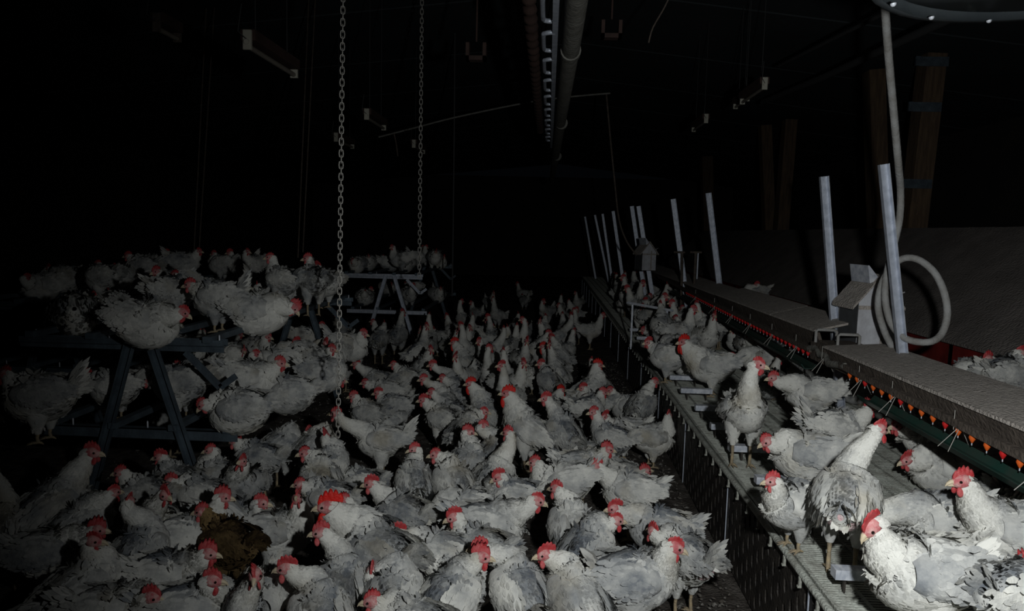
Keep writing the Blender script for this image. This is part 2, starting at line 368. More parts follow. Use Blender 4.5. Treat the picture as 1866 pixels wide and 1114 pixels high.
# ------------------------------------------------------------------ house-shaped boxes
def house(label, loc, s, rz, grp='small house-shaped winch boxes'):
    t = thing('winch_box', label, 'box', loc, rz, grp); t.scale = (s, s, s)
    b = MB(); b.prism([(-.10, 0), (.10, 0), (.10, .24), (0, .36), (-.10, .24)], .10, .104); b.box((-.10, -.10, 0), (-.096, .10, .24), 1); b.box((.096, -.10, 0), (.10, .10, .24))
    b.prism([(-.10, 0), (.10, 0), (.10, .24), (0, .36), (-.10, .24)], -.104, -.10)
    part('body', b, ['box_white', 'box_grey'], t)
    for sg in (-1, 1):
        b = MB(); n = 8; V = []
        for i in range(n + 1):
            for j in range(n + 1):
                u = i / n; V.append((sg * (.135 * u), -.115 + .23 * j / n, .385 - .165 * u + abs(rng.normal(0, .002))))
        b.add(V, [(i * (n + 1) + j, i * (n + 1) + j + 1, (i + 1) * (n + 1) + j + 1, (i + 1) * (n + 1) + j) for i in range(n) for j in range(n)])
        b.prism([(0, .383), (sg * .135, .218), (sg * .135, .205), (0, .37)], -.115, .115)
        part('roof_panel', b, 'dust_board', t, label='roof panel thick with dust')
    b = MB(); b.prism([(-.05, .34), (.0, .36), (-.06, .43), (-.066, .43)], -.1, .09); part('ridge_flap', b, 'white_steel', t)
    b = MB(); b.box((.02, -.109, .0), (.036, -.104, .26)); b.box((-.1, -.108, .205), (.1, -.104, .225)); part('dust_strip', b, 'dust_board', t)
    b = MB(); b.tube([(.085, -.125, .275), (.085, -.1, .275)], .009, 8); b.tube([(.085, -.12, .285), (.12, -.12, .3)], .004, 6); part('latch', b, 'hose_rubber', t)
    return t
house('small white house-shaped box with a dusty gable roof and raised flap', atY(1577, 612, 4.0) + (0, 0, -.06), 1.05, R(4))
house('tiny far white house-shaped box behind thin uprights', atY(1176, 478, 9.2) + (0, 0, -.10), .95, R(20))

# ------------------------------------------------------------------ hose with loop
hp = [(1611, -60), (1612, 0), (1619, 100), (1628, 200), (1637, 300), (1641, 350), (1639, 400), (1628, 450), (1616, 500), (1613, 545), (1624, 590), (1650, 617), (1690, 624), (1715, 610), (1726, 575), (1721, 535), (1705, 500), (1682, 478), (1660, 470), (1640, 474), (1622, 490), (1606, 520), (1600, 560), (1612, 605), (1630, 640)]
hy = np.interp(np.arange(len(hp)), [0, 5, 8, 10, 12, 16, 20, 22, 24], [3.0, 3.58, 3.57, 3.52, 3.38, 3.45, 3.58, 3.60, 3.62])
P_ = np.array([atY(*p, y) for p, y in zip(hp, hy)])
def catmull(P, n=5):
    P = np.asarray(P, float); out = []
    for i in range(len(P) - 1):
        p0 = P[max(i - 1, 0)]; p1 = P[i]; p2 = P[i + 1]; p3 = P[min(i + 2, len(P) - 1)]
        for k in range(n):
            t = k / n; out.append(.5 * (2 * p1 + (p2 - p0) * t + (2 * p0 - 5 * p1 + 4 * p2 - p3) * t * t + (3 * p1 - p0 - 3 * p2 + p3) * t ** 3))
    out.append(P[-1]); return np.array(out)
b = MB(); b.tube(catmull(P_), .0165, 10); o = part('water_hose', b, 'hose_rubber'); tag(o, 'grey hose hanging from the ceiling and coiled once round the upright', 'hose')

# ------------------------------------------------------------------ nest row with sloping roof
nest = thing('nest_row', 'long nest box row with a wide sloping dusty roof and red curtains', 'nest box', (2.5, 0, 0))
for k in range(6):
    y0 = 1.4 + k * 2.4; b = MB(); n, mny = 14, 24; V = []
    for i in range(n + 1):
        for j in range(mny + 1):
            u = i / n; V.append((.86 * u, y0 + 2.395 * j / mny, .85 + .73 * u + rng.normal(0, .0008)))
    b.add(V, [(i * (mny + 1) + j, i * (mny + 1) + j + 1, (i + 1) * (mny + 1) + j + 1, (i + 1) * (mny + 1) + j) for i in range(n) for j in range(mny)], 0, True)
    b.prism([(0, .848), (.86, 1.575), (.86, 1.56), (0, .83)], y0, y0 + 2.395)
    part('roof_panel', b, 'nest_roof', nest)
b = MB(); b.box((.40, 1.4, .41), (.84, 15.8, .84)); b.box((.80, 1.4, .0), (.86, 15.8, 1.51)); part('nest_body', b, 'side_plastic', nest)
for k in range(18):
    y0 = 1.6 + k * .75; b = MB(); nn = 12
    V = []; 
    for j in range(nn + 1):
        for z in (.44, .83): V.append((.05 + .012 * math.sin(j * 2.3 + k) * (1 if z < .5 else .3), y0 + .7 * j / nn, z))
    V2 = [(x + .004, y, z) for x, y, z in V]
    b.add(V, [(2 * j, 2 * j + 1, 2 * j + 3, 2 * j + 2) for j in range(nn)], 0, True); b.add(V2, [(2 * j, 2 * j + 2, 2 * j + 3, 2 * j + 1) for j in range(nn)], 0, True)
    part('curtain', b, 'nest_red', nest)

b = MB(); b.box((2.19, 1.5, .575), (2.23, 13, .598))
o = part('landing_rail', b, 'timber'); tag(o, 'wooden landing rail in front of the red nest curtains', 'rail')
for k in range(8):
    b = MB(); b.box((-.015, -.015, 0), (.015, .015, .575 - PZ)); o = part('rail_support', b, 'dust_or_dim_dark'); o.location = (2.21, 1.6 + k * 1.6, PZ); tag(o, 'short stub holding up the landing rail by the nests', 'support', 'stubs of the landing rail')

# ------------------------------------------------------------------ timber posts, V pairs with metal plates
def timber(label, pA, pB, y, w, plates, z0=0):
    A = atY(*pA, y); B = atY(*pB, y)
    if B[2] > 3.3: B = A + (B - A) * (3.3 - A[2]) / (B[2] - A[2])
    d = (A - B) / np.linalg.norm(A - B); A = A + d * max(0, (A[2] - z0) / abs(d[2]))
    t = thing('timber_post', label, 'post', tuple(A), 0, 'timber roof posts behind the nests')
    b = MB(); b.bar(A - A, B - A, w, w * 1.1, 0, (0, 1, 0)); part('beam', b, 'timber', t)
    for (px, py) in plates:
        c = atY(px, py, y - w * .75) - A; b = MB(); b.box(c - (.15, .004, .045), c + (.15, .004, .045)); b.box(c - (.17, .02, .045), c - (.13, -.004, -.045))
        part('plate', b, 'dark_galvanised', t)
    return t
timber('slanting timber roof post with three metal plates behind the hose', (1664, 405), (1706, 40), 7.5, .19, [(1700, 112), (1687, 195), (1670, 335)])
timber('upright timber roof post left of the hanging hose', (1600, 405), (1590, 60), 8.2, .17, [])
timber('slanting dim timber roof post of the farther pair', (1424, 410), (1443, 170), 11.6, .18, [])
timber('upright dim timber roof post of the farther pair', (1401, 410), (1392, 190), 12.2, .17, [])
timber('faint far timber roof post at the dark end of the row', (1290, 410), (1286, 240), 17, .24, [])
b = MB(); A = atX(1740, 30, 2.4); B = atX(1390, 186, 2.4); b.tube([A, (A + B) / 2 + (0, 0, -.02), B], .03, 8)
o = part('conduit_pipe', b, 'cable_black'); tag(o, 'dark conduit pipe under the ceiling crossing the timber posts', 'pipe')
b = MB(); A = atX(1640, 10, 2.1); B = atX(1420, 120, 2.1); b.tube([A, B], .015, 8)
o = part('conduit_pipe', b, 'cable_black'); tag(o, 'thin dark conduit running under the ceiling toward the round hood', 'pipe')
b = MB()
for k, (px, py, y) in enumerate([(1100, 330, 22), (870, 300, 22)]): pass

# ------------------------------------------------------------------ round hood, top right
hood = thing('round_hood', 'big round grey metal hood with a riveted rim overhead', 'hood', (1.9, 1.22, 2.235)); hood.rotation_euler = (0, R(-9), 0)
b = MB(); n = 72; Rr = 1.3
prof = [(Rr, 0), (Rr + .02, .0), (Rr + .02, .06), (Rr - .01, .06), (Rr - .02, .02), (Rr * .8, .05), (Rr * .5, .10), (.12, .14)]
V = [(r * math.cos(2 * math.pi * k / n), r * math.sin(2 * math.pi * k / n), z) for r, z in prof for k in range(n)]
b.add(V, [(i * n + k, i * n + (k + 1) % n, (i + 1) * n + (k + 1) % n, (i + 1) * n + k) for i in range(len(prof) - 1) for k in range(n)], 0, True)
part('shell', b, 'tank_metal', hood)
b = MB(); b.tube([(0, 0, 0), (0, 0, .005), (0, 0, .008)], [.008, .007, .003], 8); rv = b.mesh('rivet', 'white_steel')
for k in range(26):
    a = 2 * math.pi * (k + .35) / 26; link('rivet', rv, hood, Matrix.Translation(((Rr - .015) * math.cos(a), (Rr - .015) * math.sin(a), -.003)) @ Matrix.Rotation(math.pi, 4, 'X'))
b = MB(); b.tube([(0, 0, .13), (0, 0, .6)], .05, 12); part('stem', b, 'tank_metal', hood)

# ------------------------------------------------------------------ ceiling pipe with hook rail
t = thing('ceiling_pipe', 'long grey plastic pipe hanging under the ceiling toward the far end', 'pipe', (.09, 0, 2.44))
b = MB(); b.tube([(0, 1.6, 0), (0, 4.0, -.0), (-.06, 14, 0)], .048, 16); part('tube', b, 'pipe_plastic', t)
for y in (4.03, 6.6, 9.4):
    b = MB(); b.tube([(-.002 * (y - 4), y - .03, 0), (-.002 * (y - 4), y + .03, 0)], .056, 16); part('collar', b, 'pipe_plastic', t)
for y in (2.4, 4.6, 7, 9.5, 12):
    b = MB(); b.tube([(0, y, .05), (0, y, 1.28)], .004, 6); part('hanger_rod', b, 'cable_black', t)
t = thing('hook_rail', 'hanging steel rail with a row of rounded hooks beside the ceiling pipe', 'rail', (.0, 0, 2.47))
b = MB(); b.box((-.012, 1.8, -.02), (.016, 8.6, .02)); part('rail', b, 'galvanised', t)
b = MB()
lp = [(.0, .40, .0), (-.03, .405, 0), (-.052, .39, 0), (-.058, .36, -.0), (-.058, .06, -.01), (-.052, .02, -.012), (-.03, .0, -.012), (.0, .0, -.01)]
b.tube(catmull(lp, 3), .012, 8); hm = b.mesh('hook', 'galvanised')
for k in range(11): link('hook', hm, t, Matrix.Translation((0, 2.05 + k * .56, 0)))
for y in (2.3, 4.4, 6.5):
    b = MB(); b.tube([(0, y, .02), (0, y, 1.25)], .004, 6); part('hanger_rod', b, 'cable_black', t)
t = thing('corrugated_conduit', 'dark ribbed conduit hanging left of the hook rail', 'conduit', (-.12, 0, 2.5))
b = MB(); yy = np.linspace(2, 7.5, 220); b.tube([(0, y, 0) for y in yy], [.026 + .012 * math.sin(y * 42) for y in yy], 10); part('tube', b, 'brown_box', t)
for y in (2.4, 4.6, 6.8):
    b = MB(); b.tube([(0, y, .02), (0, y, 1.2)], .004, 6); part('hanger_rod', b, 'cable_black', t)

# ------------------------------------------------------------------ lamps, ceiling boxes
def lamp(label, pA, y, L=.62, cm='lamp_plastic'):
    A = atY(*pA, y); t = thing('tube_lamp', label, 'lamp', tuple(A), 0, 'tube lamps under the ceiling')
    b = MB(); b.box((-.02, 0, -.045), (.02, .012, .045)); b.tube([(0, -.002, -.01), (0, -.012, -.012)], .012, 10); part('end_cap', b, cm, t)
    b = MB(); b.box((-.02, L, -.045), (.02, L + .014, .045)); part('end_cap', b, cm, t)
    b = MB(); b.box((-.035, .012, .0), (.035, L, .05)); part('housing', b, 'brown_box', t)
    b = MB(); b.tube([(0, .01, -.028), (0, L, -.028)], .013, 10); part('tube', b, 'tube_glass', t)
    for pts in ([(0, .1, .05), (0, .1, 1.1)], [(0, L - .1, .05), (0, L - .1, 1.1)], [(0, 0, 0), (-.03, -.03, .03), (-.02, -.01, .16)]):
        b = MB(); b.tube(pts, .0025, 6); part('hanger_wire', b, 'cable_black', t)
lamp('unlit tube lamp at upper left, largest of the ceiling lamps', (450, 72), 3.4)
lamp('small unlit tube lamp between the two hanging chains', (668, 208), 6.0)
lamp('small unlit tube lamp beside the near chain, dim', (612, 250), 7.4)
lamp('faint far tube lamp beside the second chain', (754, 262), 8.2)
lamp('small far tube lamp under the right ceiling slope, nearer one', (1394, 152), 5.6)
lamp('small far tube lamp under the right ceiling slope, farther one', (1287, 216), 7.4)
lamp('dim far tube lamp beside the nearer right-hand lamp', (1362, 175), 6.6, .4)
lamp('unlit tube lamp cut by the top edge, far left', (284, 40), 3.6, .2, 'dust_or_dim_dark')  # dark caps: the weak light at far left is put into their colour
for px, py, lab in ((867, 93, 'brown open bracket box on the ceiling left of the pipe'), (1115, 52, 'brown open bracket box on the ceiling right of the pipe')):
    A = atY(px, py, 4.3); b = MB(); b.box((-.06, 0, -.05), (-.04, .06, .05)); b.box((.04, 0, -.05), (.06, .06, .05)); b.box((-.06, 0, -.05), (.06, .06, -.025)); b.tube([(0, .03, .06), (0, .03, 1.1)], .006, 6)
    o = part('ceiling_bracket', b, 'brown_box'); o.location = A; tag(o, lab, 'bracket', 'bracket boxes on the ceiling')

# ------------------------------------------------------------------ chains, cables
def chain(label, A, B, pitch, r, asparts):
    A = np.array(A); B = np.array(B); t = thing('hanging_chain', label, 'chain', tuple(B), 0)
    lw, ll = pitch * .36, pitch * .68
    pts = [(lw * math.cos(a), 0, (ll - lw) * (1 if math.sin(a) > 0 else -1) * (abs(math.sin(a)) > .3) + lw * math.sin(a)) for a in np.linspace(0, 2 * math.pi, 11)[:-1]]
    b = MB(); b.tube(pts, r, 5, 0, True); me = b.mesh('link', 'wire'); n = int(np.linalg.norm(A - B) / pitch)
    d = (A - B) / np.linalg.norm(A - B)
    if asparts:
        for k in range(n): link('link', me, t, Matrix.Translation(Vector(d * (k + .5) * pitch)) @ Matrix.Rotation(R(20 + 90 * (k % 2)), 4, 'Z'))
    else:
        b2 = MB()
        for k in range(n):
            M_ = Matrix.Translation(Vector(d * (k + .5) * pitch)) @ Matrix.Rotation(R(20 + 90 * (k % 2)), 4, 'Z')
            tmp = MB(); tmp.tube(pts, r, 4, 0, True); b2.add([M_ @ Vector(p) for p in tmp.v], tmp.f, 0, True)
        o = part('links', b2, 'wire', t); o['kind'] = 'stuff'
A = atY(625, 0, 3.6); B = atY(615, 875, 3.6); A2 = A + (A - B) / (A[2] - B[2]) * (3.58 - A[2])
chain('near link chain hanging from the ceiling to the floor flock', A2, B, .029, .0032, True)
A = atY(769, 0, 6.0); B = atY(764, 506, 6.0); A2 = A + (A - B) / (A[2] - B[2]) * (3.55 - A[2])
chain('thinner link chain hanging at the far perch table end', A2, B, .036, .0035, False)
def cable(lab, pts, y, r=.006, m_='cable_black', name='hanging_cable', grp=None):
    b = MB(); b.tube(catmull([atY(px, py, y) for px, py in pts], 4), r, 6); o = part(name, b, m_); tag(o, lab, 'cable', grp)
cable('thin straight cable right of the second chain', [(829, 60), (828, 200), (826, 400), (824, 540)], 8, .009, 'cable_black')
cable('slack cable drooping right of the ceiling pipe', [(1105, 172), (1112, 250), (1120, 330), (1128, 400), (1142, 440), (1160, 465)], 8.0, .010, 'dust_or_dim_dark')
cable('pale tie rod crossing under the ceiling toward the pipe', [(690, 250), (760, 232), (830, 214), (945, 190), (1025, 178), (1112, 170)], 8, .010, 'pipe_plastic', 'tie_rod')
cable('short drop cord from the tie rod at left', [(718, 243), (722, 262), (725, 285)], 8, .008, 'dust_or_dim_dark')
cable('faint cord hanging at upper right of the pipe', [(1290, -215), (1240, -60), (1215, 5), (1190, 50), (1182, 78)], 4.4, .005, 'dust_or_dim_dark')
for i, (a, c) in enumerate((((377, -10), (353, 470)), ((392, -10), (362, 470)), ((563, -10), (543, 470)), ((575, -10), (552, 460)))):
    cable(['leftmost faint wire over the far left roost', 'faint wire just right of the leftmost one over the far left roost', 'faint wire left of the near chain, left one of two', 'faint wire left of the near chain, right one of two'][i], [a, ((a[0] + c[0]) / 2, (a[1] + c[1]) / 2), c], 6.5, .006, 'dust_or_dim_dark')

# ------------------------------------------------------------------ perch tables (A-frame end, long rails)
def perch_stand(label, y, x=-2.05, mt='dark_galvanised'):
    t = thing('perch_stand', label, 'perch', (x, y, 0), 0, 'A-frame perch stands')
    g = lambda px, py: None
    b = MB(); b.angle((-.52, 0, .855), (.50, 0, .865), .055, .004, 0, (0, 0, 1)); b.box((-.52, -.02, .835), (.50, -.016, .885)); part('top_bar', b, mt, t)
    b = MB(); b.box((-.45, -.02, .395), (.56, -.016, .445)); b.box((-.45, -.02, .44), (.56, .02, .445)); part('lower_bar', b, mt, t)
    b = MB(); b.angle((.05, -.03, .88), (-.20, -.03, .02), .045, .004, 0, (0, -1, 0)); part('leg', b, mt, t)
    b = MB(); b.angle((.15, -.03, .88), (.42, -.03, .02), .045, .004, 0, (0, -1, 0)); part('leg', b, mt, t)
    b = MB(); b.bar((.30, .0, .83), (.47, .0, .66), .035, .008, 0, (0, 1, 0)); b.bar((.47, 0, .66), (.55, 0, .72), .03, .008, 0, (0, 1, 0)); part('brace', b, mt, t)
    b = MB(); b.tube([(0, 0, 0), (0, 0, .03), (0, 0, .034)], [.004, .004, .001], 6); bm_ = b.mesh('bolt', 'white_steel')
    for x, z in ((-.45, .885), (-.08, .885), (.47, .885), (-.28, .445), (.10, .445), (.50, .445)): link('bolt', bm_, t, Matrix.Translation((x, 0, z)))
    return t
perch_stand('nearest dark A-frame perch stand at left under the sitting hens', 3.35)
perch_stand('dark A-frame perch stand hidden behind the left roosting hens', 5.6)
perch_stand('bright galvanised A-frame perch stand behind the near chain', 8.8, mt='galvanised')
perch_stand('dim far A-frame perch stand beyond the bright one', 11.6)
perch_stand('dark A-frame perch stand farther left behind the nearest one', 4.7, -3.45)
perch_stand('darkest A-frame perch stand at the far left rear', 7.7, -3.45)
for (x0, y0, L_, where) in ((-2.05, 3.3, 2.4, 'of the nearest perch table'), (-2.05, 8.75, 2.95, 'of the far perch table behind the chains'), (-3.45, 4.65, 3.15, 'of the dark perch table farthest left')):
    for dx, z, lab in ((-.45, .89, 'top perch rail farthest left'), (-.15, .89, 'top perch rail second from the left'), (.15, .89, 'top perch rail third from the left'), (.43, .89, 'top perch rail nearest the open floor'), (-.37, .45, 'lower perch rail farthest left'), (-.05, .45, 'lower perch rail second from the left'), (.25, .45, 'lower perch rail third from the left'), (.52, .45, 'lower perch rail nearest the open floor')):
        b = MB(); b.box((-.02, 0, -.0), (.02, L_, .03)); o = part('perch_rail', b, 'dark_galvanised'); o.location = (x0 + dx, y0, z - .005)
        tag(o, lab + ' ' + where, 'perch rail', 'long rails of the perch stands')

# ================================================================== HENS
HEAD_R = (.031, .0205, .023)
def kites(P, T, Nn, ln, w, h1, h2, Lat):
    """P roots, T dirs, Nn normals -> verts (n*4)"""
    n = len(P); ln = np.broadcast_to(ln, n)[:, None]; w = np.broadcast_to(w, n)[:, None]
    r0 = P - Nn * .003; L1 = P + T * ln * .38 + Lat * w * .5 + Nn * h1; R1 = P + T * ln * .38 - Lat * w * .5 + Nn * h1
    L2 = P + T * ln * .82 + Lat * w * .36 + Nn * (h1 + h2) * .5; R2 = P + T * ln * .82 - Lat * w * .36 + Nn * (h1 + h2) * .5
    tip = P + T * ln + Nn * h2
    V = np.stack([r0, L1, R1, L2, R2, tip], 1).reshape(-1, 3)
    i = np.arange(n)[:, None] * 6
    Fc = (i + [0, 2, 1]).tolist() + (i + [1, 2, 4, 3]).tolist() + (i + [3, 4, 5]).tolist()
    jit = Nn + kr.normal(0, .06, Nn.shape) + Lat * kr.normal(0, .08, (n, 1)); jit /= np.linalg.norm(jit, axis=1)[:, None]
    return V, Fc, np.repeat(jit, 6, 0)
kr = np.random.default_rng(77)
def shift(Fc, k): return [[i + k for i in f] for f in Fc]
def soft_normals(me, ranges):
    n = len(me.vertices); A = np.zeros(n * 3, np.float32); me.vertex_normals.foreach_get('vector', A); A = A.reshape(-1, 3)
    for st, nn in ranges: A[st:st + len(nn)] = nn
    me.normals_split_custom_set_from_vertices(A.tolist())
def rotY(p, a, c=(0, 0, 0)):
    p = np.asarray(p, float) - c; s_, c_ = math.sin(a), math.cos(a)
    return np.stack([p[..., 0] * c_ - p[..., 2] * s_, p[..., 1], p[..., 0] * s_ + p[..., 2] * c_], -1) + c
BODY = [(-.158, .050, .010, .010), (-.145, .042, .030, .033), (-.105, .024, .062, .064), (-.050, .006, .083, .088), (.012, -.008, .090, .096), (.066, -.006, .082, .090), (.105, .022, .064, .074)]
BODY = [(x * .81, z, a * .90, b_ * .91) for x, z, a, b_ in BODY]
WING_NF, TAIL_N = 70, 12
def loft_rings(path, rl, rv, S):
    path = np.asarray(path); K = len(path)
    T = np.gradient(path, axis=0); T /= np.linalg.norm(T, axis=1)[:, None]
    lat = np.zeros_like(T); l = np.array((0, 1., 0))
    for i in range(K):
        l = l - T[i] * l.dot(T[i]); l /= np.linalg.norm(l); lat[i] = l
    up = np.cross(T, lat)
    a = np.linspace(0, 2 * math.pi, S, endpoint=False)
    G = path[:, None] + lat[:, None] * (np.cos(a)[None, :, None] * rl[:, None, None]) + up[:, None] * (np.sin(a)[None, :, None] * rv[:, None, None])
    Nn = lat[:, None] * np.cos(a)[None, :, None] + up[:, None] * np.sin(a)[None, :, None]
    return G, Nn, T, lat, up
def hen_body_mesh(Hl, bh, bp, hyaw, hpitch, seed, nf=900, feather='white_feather', neckf=1.0, S=22, puff=1.0):
    """local coords: ground at z 0, body centre (0,0,bh), facing +X. Hl = head centre."""
    r_ = np.random.default_rng(seed)
    c = np.array((0, 0, bh)); core = np.array([(x, 0, z + bh) for x, z, _, _ in BODY]); core = rotY(core, bp, c)
    d0 = rotY(np.array((1., 0, .55)), bp); d0 /= np.linalg.norm(d0)
    hd = np.array((math.cos(hyaw) * math.cos(hpitch), math.sin(hyaw) * math.cos(hpitch), math.sin(hpitch)))
    Hl = np.array(Hl); E_ = Hl - hd * .010 + np.array((0, 0, -.006))
    q0 = core[-1]; dist = np.linalg.norm(E_ - q0)
    ein = np.array((0, 0, 1.)) * .75 + hd * .5; ein /= np.linalg.norm(ein)
    q1 = q0 + d0 * dist * .35; q2 = E_ - ein * dist * .38
    tt = np.linspace(0, 1, 12)[1:, None]
    neck = (1 - tt) ** 3 * q0 + 3 * (1 - tt) ** 2 * tt * q1 + 3 * (1 - tt) * tt ** 2 * q2 + tt ** 3 * E_
    t1 = tt[:, 0]
    shortness = np.clip((.2 - dist) / .15, 0, 1)
    nr = (.0215 + (.052 - .0215) * (1 - t1) ** (1.35)) * neckf + .010 * shortness * np.sin(t1 * math.pi)
    nrv = (.024 + (.060 - .024) * (1 - t1) ** (1.35)) * neckf + .010 * shortness * np.sin(t1 * math.pi)
    cc = np.concatenate([core, rotY(np.array([[.0, 0, 0]]), 0)[:0]]);
    rl = np.array([k[2] for k in BODY]) * puff; rv = np.array([k[3] for k in BODY]) * puff
    ctrl = np.concatenate([cc, neck]); rl = np.concatenate([rl, nr]); rv = np.concatenate([rv, nrv])
    comb_ = np.concatenate([ctrl, rl[:, None], rv[:, None]], 1)
    fine = catmull(comb_, 3); path = fine[:, :3]; rl = np.maximum(fine[:, 3], .008); rv = np.maximum(fine[:, 4], .008)
    K = len(path)
    G, Nn, T, lat, up = loft_rings(path, rl, rv, S)
    ph = r_.uniform(0, 6.28, 4); a = np.linspace(0, 2 * math.pi, S, endpoint=False)
    lump = 1 + .035 * np.sin(3 * a[None] + ph[0] + np.arange(K)[:, None] * .35) + .03 * np.sin(2 * a[None] + ph[1] - np.arange(K)[:, None] * .5)
    G = path[:, None] + (G - path[:, None]) * lump[..., None]
    V = [G.reshape(-1, 3)]; Fc = []; mi = []
    idx = np.arange(K * S).reshape(K, S)
    q = np.stack([idx[:-1], np.roll(idx[:-1], -1, 1), np.roll(idx[1:], -1, 1), idx[1:]], -1).reshape(-1, 4)
    Fc += q.tolist(); mi += [0] * len(q)
    u = np.arange(K) / K; zrel = Nn[..., 2]
    dirtG = np.clip(.62 - .95 * u[:, None] + .22 * np.clip(zrel, -1, 1), -.35, .8)
    dirt = [dirtG.reshape(-1)]
    base = K * S
    # feathers
    rr = rl / rl.sum(); ri = r_.choice(np.arange(2, K - 2), nf, p=(lambda w: w / w.sum())((rl ** .75)[2:K - 2])); ai = r_.integers(0, S, nf)
    P = G[ri, ai] + (G[ri, (ai + 1) % S] - G[ri, ai]) * r_.uniform(0, 1, (nf, 1)) + (G[ri + 1, ai] - G[ri, ai]) * r_.uniform(0, 1, (nf, 1))
    Tb = -(G[ri + 1, ai] - G[ri - 1, ai]); Tb /= np.linalg.norm(Tb, axis=1)[:, None] + 1e-9
    N_ = Nn[ri, ai]; Tb = Tb + np.cross(N_, Tb) * r_.normal(0, .28, (nf, 1)); Tb /= np.linalg.norm(Tb, axis=1)[:, None]
    Lt = np.cross(N_, Tb); Lt /= np.linalg.norm(Lt, axis=1)[:, None] + 1e-9
    rs = rl[ri]; fz = .72 if nf > 2000 else 1.0; ln = fz * np.clip(rs * .42, .012, .034) * r_.uniform(.7, 1.3, nf); h2 = (fz ** 2 * r_.exponential(.0010, nf) * np.where(r_.random(nf) < .10, 3, 1) * np.clip(rs / .06, .35, 1))[:, None] + .0006
    kv, kf, kn = kites(P, Tb, N_, ln, ln * .5, .0012 * np.clip(rs / .06, .4, 1)[:, None], h2, Lt); RG = [(base, kn)]
    V.append(kv); Fc += shift(kf, base); mi += [0] * len(kf); base += len(kv)
    dk = dirtG[ri, ai] + r_.normal(0, .06 if feather == 'white_feather' else .45, nf); dirt.append(np.repeat(dk, 6))
    # thighs
    for sg in (-1, 1):
        top = rotY(np.array((-.005, sg * .042, bh - .04)), bp * .6, c); bot = np.array((.0, sg * .038, max(bh - .155, .045)))
        G2, N2, *_ = loft_rings(np.array([top + (bot - top) * k for k in (0, .35, .7, 1)]), np.array([.042, .038, .024, .012]), np.array([.05, .042, .024, .012]), 12)
        i2 = np.arange(48).reshape(4, 12); q = np.stack([i2[:-1], np.roll(i2[:-1], -1, 1), np.roll(i2[1:], -1, 1), i2[1:]], -1).reshape(-1, 4)
        V.append(G2.reshape(-1, 3)); Fc += (q + base).tolist(); mi += [0] * len(q); base += 48; dirt.append(np.full(48, .35))
        nf2 = 18; ri2 = r_.integers(0, 3, nf2); ai2 = r_.integers(0, 12, nf2); P2 = G2[ri2, ai2]; Tt = (bot - top) / np.linalg.norm(bot - top) + r_.normal(0, .2, (nf2, 3)); Nn2 = N2[ri2, ai2]
        L2 = np.cross(Nn2, Tt); L2 /= np.linalg.norm(L2, axis=1)[:, None]
        kv, kf, kn = kites(P2, Tt, Nn2, .018, .012, .001, .0012, L2); RG.append((base, kn)); V.append(kv); Fc += shift(kf, base); mi += [0] * len(kf); base += len(kv); dirt.append(np.full(len(kv), .4))
    # head
    u_, v_ = 11, 14; hz = np.array((0, 0, 1.)); hl = np.cross(hz, hd); hl /= np.linalg.norm(hl); hu = np.cross(hd, hl)
    for i in range(u_):
        th = math.pi * i / (u_ - 1); x = math.cos(th); rr_ = math.sin(th)
        k_ = 1.0 if x < 0 else 1 - .28 * x
        ring = [Hl + hd * x * HEAD_R[0] + (hl * math.cos(p) * HEAD_R[1] + hu * math.sin(p) * HEAD_R[2]) * rr_ * k_ for p in np.linspace(0, 2 * math.pi, v_, endpoint=False)]
        V.append(np.array(ring)); dirt.append(np.full(v_, -.3))
    for i in range(u_ - 1):
        for j in range(v_):
            Fc.append([base + i * v_ + j, base + i * v_ + (j + 1) % v_, base + (i + 1) * v_ + (j + 1) % v_, base + (i + 1) * v_ + j]); mi.append(1 if i < 7 else 0)
    base += u_ * v_
    # hackle collar at head back
    nb = 46; th = r_.uniform(.9, 3.05, nb); pa = r_.uniform(0, 6.28, nb)
    nn = (-hd[None] * np.sin(th - 1.2)[:, None] * .9 + hl[None] * np.cos(pa)[:, None] + hu[None] * np.sin(pa)[:, None]); nn /= np.linalg.norm(nn, axis=1)[:, None]
    P = Hl + nn * np.array(.0205) - hd * .010; Tb = np.tile(-hd * .5 - ein * .7, (nb, 1)) + nn * .05; Tb /= np.linalg.norm(Tb, axis=1)[:, None]
    Lt = np.cross(nn, Tb); Lt /= np.linalg.norm(Lt, axis=1)[:, None] + 1e-9
    kv, kf, kn = kites(P, Tb, nn, .024, .014, .002, .001, Lt); RG.append((base, kn)); V.append(kv); Fc += shift(kf, base); mi += [0] * len(kf); base += len(kv); dirt.append(np.full(len(kv), -.2))
    V = np.concatenate(V); me = bpy.data.meshes.new('body'); me.from_pydata(V.tolist(), [], Fc)
    me.materials.append(MAT[feather]); me.materials.append(MAT['face_skin'])
    me.polygons.foreach_set('material_index', mi); me.polygons.foreach_set('use_smooth', [True] * len(Fc))
    at = me.attributes.new('dirt', 'FLOAT', 'POINT'); at.data.foreach_set('value', np.concatenate(dirt).astype(np.float32))
    me.update(); soft_normals(me, RG); return me
